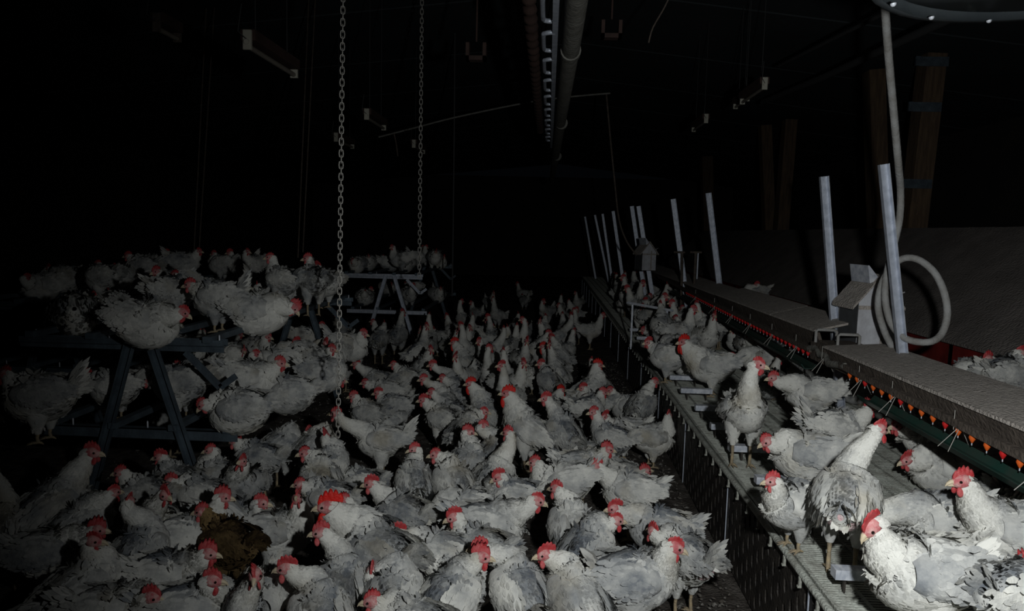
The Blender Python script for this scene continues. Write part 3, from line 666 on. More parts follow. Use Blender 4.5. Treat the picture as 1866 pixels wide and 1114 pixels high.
def wing_data(sg, seed=0):
    r_ = np.random.default_rng(seed + 5); U, Vn = 16, 11; G = np.zeros((U, Vn, 3)); Nn = np.zeros((U, Vn, 3))
    for i in range(U):
        u = i / (U - 1); x = .070 - .200 * u; hh = .051 * math.sin(math.pi * min(1, (u * .82 + .14))) ** .7 * (1 - .5 * u ** 3); zc_ = .014 + .028 * u
        rl_ = np.interp(x, [k[0] for k in BODY], [k[2] for k in BODY]); rv_ = np.interp(x, [k[0] for k in BODY], [k[3] for k in BODY]); bz = np.interp(x, [k[0] for k in BODY], [k[1] for k in BODY])
        for j in range(Vn):
            v = -1 + 2 * j / (Vn - 1); z = zc_ + v * hh; q = min(.96, abs((z - bz) / max(rv_, .03)))
            y = rl_ * math.sqrt(1 - q * q) + .014 * (1 - v * v) + (-.006 if abs(v) > .9 else .002) + .012 * u
            G[i, j] = (x, sg * max(y, .018), z); nv = np.array((.15 * (1 - 2 * u), sg * 1.0, .9 * (z - bz) / .1)); Nn[i, j] = nv / np.linalg.norm(nv)
    V = [G.reshape(-1, 3)]; I = np.arange(U * Vn).reshape(U, Vn)
    Fc = np.stack([I[:-1, :-1], I[:-1, 1:], I[1:, 1:], I[1:, :-1]], -1).reshape(-1, 4).tolist(); base = U * Vn
    dirt = [np.full(base, .45)]
    P = []; T = []; N_ = []; ln = []
    for i in range(1, U - 1):
        for j in range(Vn):
            P.append(G[i, j] + r_.normal(0, .003, 3)); T.append(np.array((-1, 0, r_.normal(.02, .12)))); N_.append(Nn[i, j]); ln.append((.02 + .035 * i / U) * r_.uniform(.8, 1.2))
    P, T, N_, ln = map(np.array, (P, T, N_, ln)); T /= np.linalg.norm(T, axis=1)[:, None]
    Lt = np.cross(N_, T); Lt /= np.linalg.norm(Lt, axis=1)[:, None]
    kv, kf, kn = kites(P, T, N_, ln, .015, .0010, .0006 + r_.exponential(.0010, (len(P), 1)), Lt); V.append(kv); Fc += shift(kf, base); dirt.append(np.repeat(r_.uniform(.30, .42, len(P)), 6))
    return np.concatenate(V), Fc, np.concatenate(dirt), [(base, kn)]
def tail_data(sg=0, seed=1, up=.75, ln0=.135):
    r_ = np.random.default_rng(seed + 9); P = []; T = []; N_ = []; ln = []
    for k in range(20):
        s = -1 if k % 2 else 1; f = (k // 2) / 9
        P.append((-.099 + .006 * r_.normal(), s * (.007 + .008 * f), .048 + .02 * (1 - f) - .03 * f)); T.append((-1, s * (.05 + .20 * f), up * (1.1 - .75 * f) + r_.normal(0, .06)))
        N_.append((.35, s * 1.0, .45)); ln.append(ln0 * r_.uniform(.75, 1.1) * (1 - .2 * f))
    for k in range(26):  # fluffy coverts
        a = r_.uniform(0, 6.28); P.append((-.102, .022 * math.cos(a), .045 + .026 * math.sin(a))); T.append((-1, .5 * math.cos(a), .5 + .55 * math.sin(a))); N_.append((0, math.cos(a) + .01, math.sin(a))); ln.append(.05 * r_.uniform(.7, 1.2))
    P, T, N_, ln = map(np.array, (P, T, N_, ln)); T = T / np.linalg.norm(T, axis=1)[:, None]; N_ = N_ / np.linalg.norm(N_, axis=1)[:, None]
    Lt = np.cross(N_, T); Lt /= np.linalg.norm(Lt, axis=1)[:, None]; N_ = np.cross(T, Lt)
    kv, kf, kn = kites(P, T, N_, ln, np.where(ln > .07, .019, .017), .003, .002, Lt)
    return kv, kf, np.repeat(r_.uniform(.1, .6, len(P)), 6), [(0, kn)]
def as_mesh(name, V, Fc, dirt, RG, mt='white_feather'):
    me = bpy.data.meshes.new(name); me.from_pydata(np.asarray(V).tolist(), [], Fc); me.materials.append(MAT[mt])
    me.polygons.foreach_set('use_smooth', [True] * len(Fc))
    at = me.attributes.new('dirt', 'FLOAT', 'POINT'); at.data.foreach_set('value', np.asarray(dirt, np.float32)); me.update(); soft_normals(me, RG); return me
WD = {1: wing_data(1), -1: wing_data(-1, 3)}; TD = [tail_data(0, s, u, l) for s, u, l in ((1, .75, .095), (2, 1.3, .125), (3, .45, .085), (4, 1.0, .07))]
WM = {(s, m_): as_mesh('wing', *WD[s], m_) for s in (1, -1) for m_ in ('white_feather', 'brown_feather')}
TM = {(i, m_): as_mesh('tail', *TD[i], m_) for i in range(4) for m_ in ('white_feather', 'brown_feather')}
def comb_data(Hc=.03, Lc=.066, n=25, lean=.0, pts=5):
    V = []; Fc = []
    for i in range(n):
        t = i / (n - 1); saw = abs(math.sin(t * math.pi * pts)) ** .8
        h = Hc * (math.sin(math.pi * (t * .9 + .06)) ** .55) * (.62 + .38 * saw); x = .024 - t * Lc; zb = .014 + .008 * math.sin(math.pi * t)
        xx = x - h * .25 * (t - .2)
        V += [(x, -.0045, zb - .004), (x, .0045, zb - .004), (xx, -.0035 + lean * .4 * h, zb + h * .55), (xx, .0035 + lean * .4 * h, zb + h * .55), (xx - .002, lean * h, zb + h)]
    for i in range(n - 1):
        a = 5 * i; c_ = a + 5
        Fc += [(a, c_, c_ + 2, a + 2), (a + 2, c_ + 2, c_ + 4, a + 4), (a + 1, a + 3, c_ + 3, c_ + 1), (a + 3, a + 4, c_ + 4, c_ + 3)]
    Fc += [(0, 2, 4, 3, 1), (5 * n - 5, 5 * n - 4, 5 * n - 2, 5 * n - 1, 5 * n - 3)]
    return V, Fc
def wattle_data(sg, r=(.011, .0045, .019)):
    V = []; Fc = []; n, m_ = 8, 8
    for i in range(n):
        th = math.pi * i / (n - 1)
        for j in range(m_):
            p = 2 * math.pi * j / m_; V.append((.013 + r[0] * math.sin(th) * math.cos(p), sg * .010 + sg * .003 * (1 - math.cos(th)) + r[1] * math.sin(th) * math.sin(p), -.012 - r[2] + r[2] * math.cos(th)))
    for i in range(n - 1):
        for j in range(m_): Fc.append((i * m_ + j, (i + 1) * m_ + j, (i + 1) * m_ + (j + 1) % m_, i * m_ + (j + 1) % m_))
    return V, Fc
def simple(name, V, Fc, mt):
    me = bpy.data.meshes.new(name); me.from_pydata([tuple(v) for v in V], [], Fc); me.materials.append(MAT[mt]); me.polygons.foreach_set('use_smooth', [True] * len(Fc)); me.update(); return fixn(me)
CMB = [simple('comb', *comb_data(.026, .058), 'comb_red'), simple('comb', *comb_data(.032, .064, lean=.5), 'comb_red'), simple('comb', *comb_data(.020, .05, lean=-.6), 'comb_red'), simple('comb', *comb_data(.036, .074, 31, .1, 5), 'rooster_red')]
WTL = {(s, k): simple('wattle', *wattle_data(s, r), mt) for s in (1, -1) for k, r, mt in ((0, (.010, .0045, .014), 'comb_red'), (1, (.018, .007, .032), 'rooster_red'))}
mb = MB(); mb.tube([(.020, 0, .001), (.030, 0, .002), (.040, 0, -.002), (.047, 0, -.009)], [.0095, .0075, .0045, .001], 8); mb.tube([(.020, 0, -.006), (.032, 0, -.0065), (.040, 0, -.008)], [.008, .005, .001], 8); BK = mb.mesh('beak', 'beak_horn')
b = bmesh.new(); bmesh.ops.create_icosphere(b, subdivisions=1, radius=.0048); EY = bpy.data.meshes.new('eye'); b.to_mesh(EY); b.free(); EY.materials.append(MAT['eye_dark'])
mb = MB(); mb.tube([(-.045, 0, .0), (-.040, 0, 0), (-.028, 0, 0), (-.01, 0, 0), (.02, 0, 0)], [.004, .024, .040, .052, .058], 16); BARE = mb.mesh('bare_skin', 'bare_pink')
def leg_mesh(h, sg):
    b = MB(); b.tube([(.0, 0, h), (.004, 0, h * .55), (.0, 0, .012)], [.0085, .0062, .0075], 8)
    for a, L in ((0, .045), (.55, .038), (-.55, .038), (math.pi, .022)):
        b.tube([(0, 0, .010), (L * .5 * math.cos(a), L * .5 * math.sin(a), .009), (L * math.cos(a), L * math.sin(a), .003)], [.006, .005, .0018], 6)
    return b.mesh('leg', 'shank_yellow')
LEG = {}
def get_leg(h):
    k = round(h, 2)
    if k not in LEG: LEG[k] = leg_mesh(k, 0)
    return LEG[k]
NH = [0]
def place_hen(loc, face, Hl, bh, bp, hyaw, hp, size, label, group, kind='hen', seed=None, body=None, tail=0, nf=900, legs=True):
    NH[0] += 1; seed = seed or NH[0]; fm = 'brown_feather' if kind == 'brown' else 'white_feather'; roo = kind == 'rooster'
    t = thing('rooster' if roo else 'hen', label, 'rooster' if roo else 'hen', tuple(loc), face, group); t.scale = (size,) * 3
    pf = 1.24 if bh < .13 else (1.14 if bh < .2 else 1.05)
    me = body or hen_body_mesh(Hl, bh, bp, hyaw, hp, seed, nf, fm, 1.55 if roo else 1.0, puff=pf)
    link('body', me, t)
    Mb = Matrix.Translation((0, 0, bh)) @ Matrix.Rotation(-bp, 4, 'Y')
    for s in (1, -1): link('wing', WM[(s, fm)], t, Mb @ Matrix.Diagonal((1, pf, pf, 1)))
    if 'bare' in label and 'rump' in label: link('bare_skin', BARE, t, Mb @ Matrix.Translation((-.088, 0, .012)))
    link('tail', TM[(tail, fm)], t, Mb)
    Mh = Matrix.Translation(Vector(Hl)) @ Matrix.Rotation(hyaw, 4, 'Z') @ Matrix.Rotation(-hp, 4, 'Y')
    link('comb', CMB[3 if roo else seed % 3], t, Mh)
    for s in (1, -1):
        link('wattle', WTL[(s, 1 if roo else 0)], t, Mh)
        link('eye', EY, t, Mh @ Matrix.Translation((.011, s * .0172, .005)))
        if legs: link('leg', get_leg(max(bh - .135, .03)), t, Matrix.Translation((0, s * .038, 0)))
    link('beak', BK, t, Mh)
    return t

# table: label | surface | head px | body px | facing deg (0 right, 90 away, 180 left, 270 to camera) | head turn deg | kind | pose
SURF = {'F': 0.0, 'P': PZ + .003, 'T': .865, 'L': .425, 'N': .60}
POSE = {'s': (.235, 8), 'u': (.25, 30), 'h': (.19, 4), 'r': (.115, 5), 'd': (.225, -8)}   # standing, upright, hunched, roosting, leaning down
HENS = []
def hen(label, s, hx, hy, bx, by, face, ht=None, kind='hen', pose='s', size=1.0, tail=0, hp=-8):
    HENS.append((label, s, hx, hy, bx, by, face, face if ht is None else ht, kind, pose, size, tail, hp))
# platform
hen('biggest white hen, filling the bottom right of the platform', 'P', 1588, 962, 1690, 1045, 178, 200, pose='h', size=1.05, tail=3, hp=-45)
hen('white hen sitting just behind the biggest platform hen', 'P', 1580, 928, 1708, 948, 184, 180, pose='h', size=.95, hp=-25)
hen('large-combed white hen at lower right, neck raised and facing left', 'P', 1752, 878, 1850, 968, 172, 182, pose='s', tail=3)
hen('grey-soiled hen cut off by the bottom right corner', 'P', 1900, 1060, 1862, 1095, 20, 20, pose='h', tail=3)
hen('hen seen from behind with a bare pink rump, neck stretched up', 'P', 1600, 783, 1540, 905, 62, 20, pose='u', size=1.0, tail=3)
hen('white hen touching faces with the bare-rumped hen', 'P', 1640, 780, 1710, 800, 170, 185, pose='h')
hen('dirty-winged hen with a tiny comb right of the bare-rumped hen', 'P', 1650, 838, 1725, 850, 178, 190, pose='r', hp=-20)
hen('white hen on the platform with a spiky comb, head lowered over the rim', 'P', 1412, 808, 1475, 828, 165, 190, pose='h', hp=-25)
hen('hen at the platform rim standing over the slotted side, facing left', 'P', 1410, 885, 1452, 918, 195, 185, pose='h', size=.85)
hen('grey-backed hen turned away with its ragged tail to the left', 'P', 1585, 745, 1520, 782, 10, 30, pose='h', tail=1)
hen('tall upright hen facing out on the platform, legs on a white rung', 'P', 1383, 666, 1355, 748, 268, 330, pose='u', size=1.05)
hen('hen with grey wings facing the upright hen, beak to beak', 'P', 1408, 690, 1480, 716, 178, 180, pose='s', tail=2)
hen('rooster with big red comb and wattles on the platform', 'P', 1243, 624, 1300, 668, 160, 195, 'rooster', 'h', .95)
hen('hen with red face looking left just right of the platform rooster', 'P', 1334, 651, 1390, 655, 175, 185, pose='h')
hen('hen bending left in front of the platform rooster, head low', 'P', 1226, 655, 1262, 668, 165, 190, pose='r', size=.85)
hen('white hen at the platform rim left of the rooster', 'P', 1180, 625, 1218, 650, 150, 200, pose='h')
hen('hen with only its pink head showing left of the platform rooster', 'P', 1212, 630, 1232, 628, 150, 230, pose='h', size=.9)
hen('white hen facing left under the red nipple row', 'P', 1276, 573, 1312, 592, 155, 200, pose='s', tail=2)
hen('hen facing the camera head-on below the red nipple row', 'P', 1364, 607, 1366, 630, 265, 268, pose='h')
hen('hen with head hanging left of the head-on platform hen', 'P', 1336, 603, 1350, 622, 200, 210, pose='h', size=.9)
hen('small white hen facing left, nearest the rim of a far pair', 'P', 1174, 602, 1203, 605, 180, 185, pose='r')
hen('white hen facing left with soiled neck, right of a far pair', 'P', 1206, 588, 1236, 603, 165, 190, pose='h')
hen('white hen with fanned tail below the green gutter end', 'P', 1400, 640, 1416, 640, 320, 320, pose='r', tail=1)
hen('white-backed hen under the end of the green gutter', 'P', 1462, 640, 1458, 665, 60, 90, pose='r')
hen('hen half hidden beyond the upright post, red face left', 'P', 1544, 690, 1570, 705, 190, 190, pose='r')
hen('hen with grey wings crouching below the hose coupling', 'P', 1480, 655, 1500, 680, 100, 100, pose='r')
hen('white hen in the gap between rooster and upright hen', 'P', 1420, 655, 1400, 700, 60, 40, pose='r', size=.9)
hen('dark shaded hen under the green gutter at the right edge', 'P', 1880, 850, 1846, 905, 30, 30, pose='r')
hen('hen behind the near trough cover in front of the red curtain', 'N', 1852, 650, 1826, 684, 20, 10, pose='s')
hen('hen beyond the near trough cover with only its comb showing', 'N', 1806, 657, 1786, 690, 200, 200, pose='h')
hen('hen peeping over the far trough cover', 'N', 1380, 520, 1378, 533, 180, 180, pose='s')
# top perches
hen('white hen roosting on the near perch stand with its wing showing', 'T', 326, 572, 265, 588, 2, 20, pose='r', size=1.06, tail=2, hp=-30)
hen('plump hen roosting at the left end of the near perch stand, head tucked', 'T', 170, 545, 140, 572, 120, 150, pose='r', size=1.01)
hen('hen with a grey back tucked between two roosting hens at left', 'T', 205, 540, 205, 558, 90, 90, pose='r', size=0.86)
hen('white hen behind the winged roosting hen, red head turned left', 'T', 318, 503, 312, 533, 60, 170, pose='h')
hen('hen with red face and cocked tail roosting facing left', 'T', 349, 522, 398, 543, 175, 190, pose='h', tail=1)
hen('largest grey-white hen on the top perch, head bent to its breast', 'T', 536, 562, 470, 568, 5, 0, pose='r', size=1.10, tail=2, hp=-50)
hen('hen facing left on the top perch, left one of two raised heads', 'T', 503, 470, 527, 512, 150, 190, pose='s')
hen('hen facing left on the top perch, right one of two raised heads', 'T', 549, 472, 560, 512, 130, 190, pose='s')
hen('round hen beside the near chain with its tail behind the chain', 'T', 578, 488, 592, 515, 150, 150, pose='h', tail=2)
hen('dim hen in the back row at far left, comb turned left', 'T', 176, 488, 188, 505, 160, 180, pose='h')
hen('dim hen looking left in the back row of the top perch', 'T', 234, 468, 262, 487, 165, 185, pose='s')
hen('dim low-sitting hen right of the looking hen in the back row', 'T', 280, 488, 305, 492, 180, 180, pose='r')
hen('dim hen with raised tail, middle of the back row', 'T', 362, 460, 335, 478, 20, 0, pose='s', tail=1)
hen('dim hen in the back row behind the cocked-tail hen', 'T', 390, 468, 405, 482, 170, 170, pose='h')
hen('dim hen with upright tail at the right of the back row', 'T', 420, 466, 440, 480, 200, 200, pose='h', tail=1)
# lower perches
hen('large dim hen at the left edge standing on the lower perch', 'L', 18, 690, 78, 722, 182, 180, pose='h', size=1.15, tail=1)
hen('pale hen behind the left leg of the near perch stand', 'L', 172, 690, 212, 705, 178, 180, pose='h', size=0.96)
hen('hen with ruffled reddish breast behind the right leg of the near stand', 'L', 285, 690, 330, 700, 170, 190, pose='h', size=1.06)
hen('round white hen on the low perch at the right end of the near stand', 'L', 370, 738, 440, 748, 175, 195, pose='r', size=1.06, tail=2, hp=-45)
hen('white hen with bright red comb on the low perch looking right', 'L', 512, 663, 455, 690, 8, 0, pose='h', size=1.06)
hen('hen turned to the camera on the low perch, dark red face', 'L', 553, 625, 540, 645, 200, 230, pose='r')
hen('white-backed hen under the top perch near the chain', 'L', 590, 618, 565, 618, 0, 10, pose='r')
hen('white hen tucked against the near chain, red face right', 'L', 608, 645, 590, 660, 350, 350, pose='r')
hen('grey hen with drooping tail feathers below the red-combed percher', 'L', 470, 722, 530, 718, 175, 180, pose='r', tail=2)
hen('grey-white hen low beside the near chain', 'L', 620, 690, 590, 680, 10, 20, pose='r')
hen('hen under the top bar plate showing its pale breast', 'L', 445, 640, 420, 650, 300, 300, pose='r')
# floor
hen('biggest rooster on the floor with a huge red comb and white mane', 'F', 594, 925, 692, 1015, 140, 192, 'rooster', 's', 1.08, hp=-5)
hen('pale-headed hen with red comb peering left above the big rooster', 'F', 545, 880, 600, 905, 165, 182, pose='s', size=.95)
hen('hen beneath the big rooster with drooping red face', 'F', 602, 978, 645, 1080, 110, 190, pose='u')
hen('bottom hen with a long pink face looking left', 'F', 528, 1032, 590, 1120, 118, 185, pose='u')
hen('hen at the bottom facing the camera with an upright round comb', 'F', 463, 1050, 462, 1100, 268, 285, pose='s')
hen('hen near the bottom looking right, orange-tinted face', 'F', 392, 1062, 350, 1110, 20, 5, pose='s')
hen('hen looking right with a stiff comb just left of the brown hen', 'F', 382, 1010, 305, 1050, 15, 3, pose='s')
hen('brown hen with a red comb, the only brown one', 'F', 392, 928, 440, 985, 150, 185, 'brown', 's')
hen('hen looking right with serrated comb right of the brown hen', 'F', 476, 922, 435, 950, 10, 5, pose='s')
hen('hen with head thrown back facing the camera beside the big rooster', 'F', 518, 915, 480, 975, 5, 280, pose='s', tail=1, hp=30)
hen('hen with long neck looking right at lower left', 'F', 184, 1006, 155, 1080, 62, 5, pose='u')
hen('hen at the bottom left with spiky comb looking right', 'F', 268, 1085, 195, 1110, 10, 2, pose='s')
hen('hen with large dull comb behind the long-necked hen at lower left', 'F', 182, 965, 95, 1005, 20, 10, pose='s')
hen('hen seen from behind with slender neck and small comb at left', 'F', 184, 905, 130, 960, 62, 60, pose='u')
hen('large dim hen at the left edge with neck raised to the right', 'F', 153, 832, 75, 935, 62, 5, pose='u', size=1.15)
hen('dim hen cut by the left edge, neck rising left', 'F', 8, 850, 30, 960, 118, 160, pose='u')
hen('hen with floppy red comb facing left, leftmost of three red heads', 'F', 228, 868, 270, 905, 160, 188, pose='s')
hen('hen facing left with a bent comb, rightmost of three red heads', 'F', 333, 882, 375, 905, 160, 185, pose='s')
hen('hen with its red head between two others, middle of three red heads', 'F', 312, 852, 335, 880, 150, 185, pose='s')
hen('hen seen from behind with a straight white neck at lower left', 'F', 235, 915, 252, 1010, 88, 100, pose='u', hp=0)
hen('hen with drooping red face and yellowish breast at left', 'F', 308, 905, 285, 955, 300, 330, pose='u')
hen('white hen walking right with a small fiery comb before the brown hen', 'F', 402, 906, 335, 975, 20, 10, pose='s')
hen('dirty hen with red face left of the low perch end', 'F', 375, 838, 395, 875, 160, 190, pose='s')
hen('hen with its V-shaped breast to the camera below the low perch', 'F', 428, 842, 432, 880, 270, 265, pose='u', hp=20)
hen('hen facing left with comb just under the round low-perch hen', 'F', 439, 808, 478, 835, 160, 185, pose='s')
hen('hen with drooping dark red comb, neck silvery, left of the pale head', 'F', 560, 832, 588, 880, 118, 200, pose='u')
hen('hen stretched out in profile with a tall white tail beside the chain', 'F', 611, 755, 697, 803, 180, 180, pose='s', size=1.05, tail=1, hp=0)
hen('hen with pink face looking left below the long-tailed hen', 'F', 662, 888, 722, 945, 145, 185, pose='s')
hen('hen with closed grey neck just left of the pink-faced hen', 'F', 640, 908, 690, 965, 145, 190, pose='s', size=.95)
hen('hen with only a pink face showing under the long-tailed hen', 'F', 632, 868, 660, 885, 160, 180, pose='h', size=.9)
hen('hen with white nape and pink wattles, upper of two close heads', 'F', 745, 975, 825, 1015, 165, 185, pose='s')
hen('hen with lowered dark red comb, lower of two close heads', 'F', 770, 1012, 835, 1050, 160, 190, pose='h', hp=-30)
hen('hen with sharp white beak peering left under a grey-backed hen', 'F', 771, 940, 850, 925, 178, 185, pose='h', hp=-20)
hen('bare-necked hen with pink comb looking down left', 'F', 812, 960, 850, 1000, 150, 190, pose='s', hp=-20)
hen('large white hen leaning right, red face, legs showing', 'F', 975, 920, 885, 962, 5, 5, pose='s', size=1.1, hp=-20)
hen('white hen with tall pink comb at the bottom looking left', 'F', 872, 1000, 945, 1075, 118, 185, pose='u')
hen('hen with a wet-looking neck and red face left of the tall-combed hen', 'F', 845, 1036, 800, 1100, 60, 0, pose='u')
hen('hen at the bottom edge with a spiky red comb, beak pale', 'F', 707, 1088, 770, 1130, 150, 185, pose='s')
hen('hen seen from behind between the big rooster and the bottom edge', 'F', 664, 1040, 700, 1085, 90, 95, pose='u', hp=10)
hen('hen with red spiky comb at the bottom, third from the platform', 'F', 992, 1012, 1050, 1090, 118, 195, pose='u')
hen('plump white hen at the bottom facing right beside the bare floor', 'F', 1228, 1000, 1150, 1055, 8, 0, pose='s', size=1.15, tail=3, hp=-20)
hen('bare-rumped hen with ragged pinkish tail beside the bare floor', 'F', 1215, 980, 1250, 1015, 120, 120, pose='s', tail=1)
hen('hen with crown-like comb facing left near the slotted side', 'F', 1118, 928, 1205, 965, 165, 188, pose='s', tail=0)
hen('hen with raised neck and long wattle turned right', 'F', 1122, 950, 1072, 1000, 62, 10, pose='u')
hen('white hen with upturned fluffy tail on the bare floor strip', 'F', 1086, 850, 1150, 895, 168, 185, pose='s', tail=0)
hen('hen with fanned red comb looking right behind the fluffy-tailed hen', 'F', 1102, 826, 1060, 850, 10, 5, pose='s')
hen('large hen with dirty back standing left of the fluffy-tailed hen', 'F', 975, 845, 1030, 880, 175, 160, pose='d', size=1.1)
hen('hen walking away with its back to the camera, right of centre', 'F', 1013, 892, 1042, 960, 100, 150, pose='u')
hen('hen with dull comb looking down over the leaning white hen', 'F', 906, 882, 935, 905, 165, 190, pose='s', hp=-25)
hen('big white-breasted hen in mid flock facing left with a rooster-like comb', 'F', 924, 718, 965, 785, 155, 186, 'rooster', 'u', .98, hp=0)
hen('rooster in mid flock with red face and a smooth white neck', 'F', 855, 700, 890, 755, 140, 190, 'rooster', 'u', .85)
hen('hen with tall red comb lifted, right of the white-breasted one', 'F', 1008, 728, 1040, 790, 118, 190, pose='u', size=1.05)
hen('rooster comb and face showing behind the tall-combed hen', 'F', 1024, 712, 1000, 745, 60, 30, 'rooster', 'h', .8)
hen('hen with pink face among the flock, mid right', 'F', 1066, 752, 1100, 800, 140, 190, pose='s')
hen('rooster facing right with a long red wattle before the dark floor', 'F', 1095, 668, 1075, 715, 30, 0, 'rooster', 'u', .9)
hen('hen stretching up right beside the slotted side', 'F', 1187, 694, 1165, 735, 62, 5, pose='u')
hen('hen with grey back standing at the foot of the slotted side', 'F', 1206, 756, 1175, 795, 15, 60, pose='h')
hen('hen with small red face in front of the grey-backed side hen', 'F', 1120, 772, 1150, 790, 175, 220, pose='h')
hen('hen with comb turned left behind the mid-right pair', 'F', 1117, 715, 1155, 745, 160, 185, pose='h')
hen('hen with comb turned right in the mid-right flock', 'F', 1100, 716, 1070, 745, 30, 5, pose='s')
hen('hen with dark red comb just right of the rooster comb', 'F', 1060, 714, 1080, 735, 150, 190, pose='h')
hen('rooster with neck raised, left of the dark floor gap', 'F', 988, 632, 1012, 665, 140, 190, 'rooster', 'u', .85)
hen('rooster at the back of the mid flock with a low red comb', 'F', 826, 625, 850, 665, 140, 190, 'rooster', 'u', .9)
hen('hen with pink face under the gap-side rooster', 'F', 985, 665, 1000, 695, 118, 190, pose='u')
hen('hen looking right, upper of a red cluster in mid flock', 'F', 874, 756, 850, 785, 62, 5, pose='u')
hen('hen looking right, middle of a red cluster in mid flock', 'F', 882, 778, 900, 830, 70, 20, pose='u')
hen('hen with dark red face, lowest of a red cluster in mid flock', 'F', 856, 796, 848, 845, 70, 10, pose='u')
hen('hen with white neck and red face left, front of mid flock', 'F', 785, 832, 815, 880, 118, 190, pose='u')
hen('hen with mottled pink face close left of the white-necked hen', 'F', 766, 826, 768, 880, 110, 200, pose='u', size=.95)
hen('yellowish-necked hen at the dark edge behind the chain', 'F', 648, 664, 690, 695, 150, 185, pose='s')
hen('hen with dull red face below the yellowish hen', 'F', 665, 698, 705, 715, 165, 190, pose='h')
hen('hen with tilted comb behind the long-tailed hen, left one', 'F', 646, 727, 672, 755, 150, 190, pose='s')
hen('hen with tilted comb behind the long-tailed hen, right one', 'F', 690, 726, 718, 745, 165, 190, pose='h')
hen('hen with red face at the rear left of the mid flock', 'F', 717, 665, 745, 690, 150, 190, pose='s')
hen('hen with its comb low over the back of the long-tailed hen', 'F', 688, 768, 712, 770, 20, 5, pose='r')
hen('hen looking left with orange-red comb, top of a slanting row', 'F', 787, 666, 825, 705, 118, 190, pose='u')
hen('hen with pink neck skin, second of a slanting row', 'F', 806, 690, 835, 725, 118, 190, pose='u', size=.95)
hen('hen with speckled red face, third of a slanting row', 'F', 771, 692, 808, 735, 118, 190, pose='u')
hen('hen with red face and grey shoulder, lowest of a slanting row', 'F', 770, 730, 808, 765, 140, 190, pose='s')
hen('hen with folded comb above the lowest one of the slanting row', 'F', 786, 716, 828, 755, 140, 190, pose='s', size=.95)
hen('grey hen standing tall on the floor by the second chain', 'F', 700, 590, 690, 620, 90, 110, pose='u', size=1.05)
hen('grey hen turned away with folded wings left of the far cable', 'F', 735, 570, 725, 612, 80, 60, pose='u', size=1.1)
hen('grey hen seen from behind with dark head left of the rear rooster', 'F', 782, 575, 780, 620, 90, 90, pose='u', size=1.05)
hen('hen with scruffy neck filling the gap under the big mid hen', 'F', 925, 790, 900, 870, 60, 150, pose='u')
hen('hen behind the pink-faced hens with fluffy grey body', 'F', 1040, 800, 1075, 835, 160, 180, pose='r')
hen('hen with dirty saddle near the lower centre', 'F', 500, 800, 520, 815, 60, 100, pose='u')
hen('hen with white shoulder below the perch hens, left of the chain', 'F', 570, 790, 562, 815, 60, 70, pose='u')
hen('hen with grey neck just left of the near chain foot', 'F', 598, 800, 600, 850, 80, 90, pose='u')


taken = []
def fit(row):
    label, s, hx, hy, bx, by, face, ht, kind, pose, size, tail, hp = row
    bh, bp = POSE[pose]; size = size * (1.12 if kind == 'rooster' else 1.0); z0 = SURF[s]
    B = atZ(bx, by, z0 + bh * size); loc = np.array((B[0], B[1], z0)); f = R(face); bp = R(bp)
    q0 = rotY(np.array((.085, 0, .022)), bp)
    nominal = np.array((q0[0] + .06, 0, q0[2] + .13)) if pose in 'su' else np.array((q0[0] + .05, 0, q0[2] + .06))
    if pose == 'd': nominal = np.array((q0[0] + .14, 0, q0[2] + .0))
    Rz = np.array([[math.cos(f), -math.sin(f), 0], [math.sin(f), math.cos(f), 0], [0, 0, 1]])
    Hw = Rz @ (nominal * size) + B; r = ray(hx, hy); r = r / np.linalg.norm(r); Hw2 = CP + r * (Hw - CP).dot(r)
    Hl = Rz.T @ (Hw2 - loc) / size
    Q = q0 + (0, 0, bh); v = Hl - Q; d = np.linalg.norm(v); lim = (.085, .235)
    v = v / d * min(max(d, lim[0]), lim[1]); Hl = Q + v
    if Hl[0] < .02: Hl[0] = .02 + .2 * (Hl[0] - .02)
    Hl[2] = max(Hl[2], .05)
    return loc, f, Hl, bh, bp, R(ht - face), R(hp), size
FIT = [fit(row) for row in HENS]; MOV = [np.zeros(2) for _ in FIT]
for it in range(6):
    for i in range(len(FIT)):
        for j in range(i):
            if HENS[i][1] != HENS[j][1]: continue
            d = (FIT[i][0] + (*MOV[i], 0) - FIT[j][0] - (*MOV[j], 0))[:2]; n_ = np.linalg.norm(d)
            if n_ < .19:
                p_ = d / (n_ + 1e-6) * (.19 - n_) * .3; MOV[i] = MOV[i] + p_; MOV[j] = MOV[j] - p_
for row, ft, mv in zip(HENS, FIT, MOV):
    loc, f, Hl, bh, bp, hyaw, hp, size = ft; n_ = np.linalg.norm(mv); loc = loc + (*(mv * min(1, .05 / (n_ + 1e-6))), 0)
    dist = np.linalg.norm(loc - CP); nf = 2600 if dist < 2.9 else (1300 if dist < 5 else 450)
    grp = {'F': 'flock standing on the littered floor', 'P': 'hens on the slatted platform', 'T': 'hens roosting on the top perches', 'L': 'hens roosting on the lower perches', 'N': 'hens in front of the nests'}[row[1]]
    if row[8] == 'rooster': grp = 'roosters among the hens'
    place_hen(loc, f, Hl, bh, bp, hyaw, hp, size, row[0], grp, row[8], None, None, row[11], nf, legs=row[9] != 'r' or row[1] not in 'TL')
    taken.append((loc[0], loc[1], row[1]))

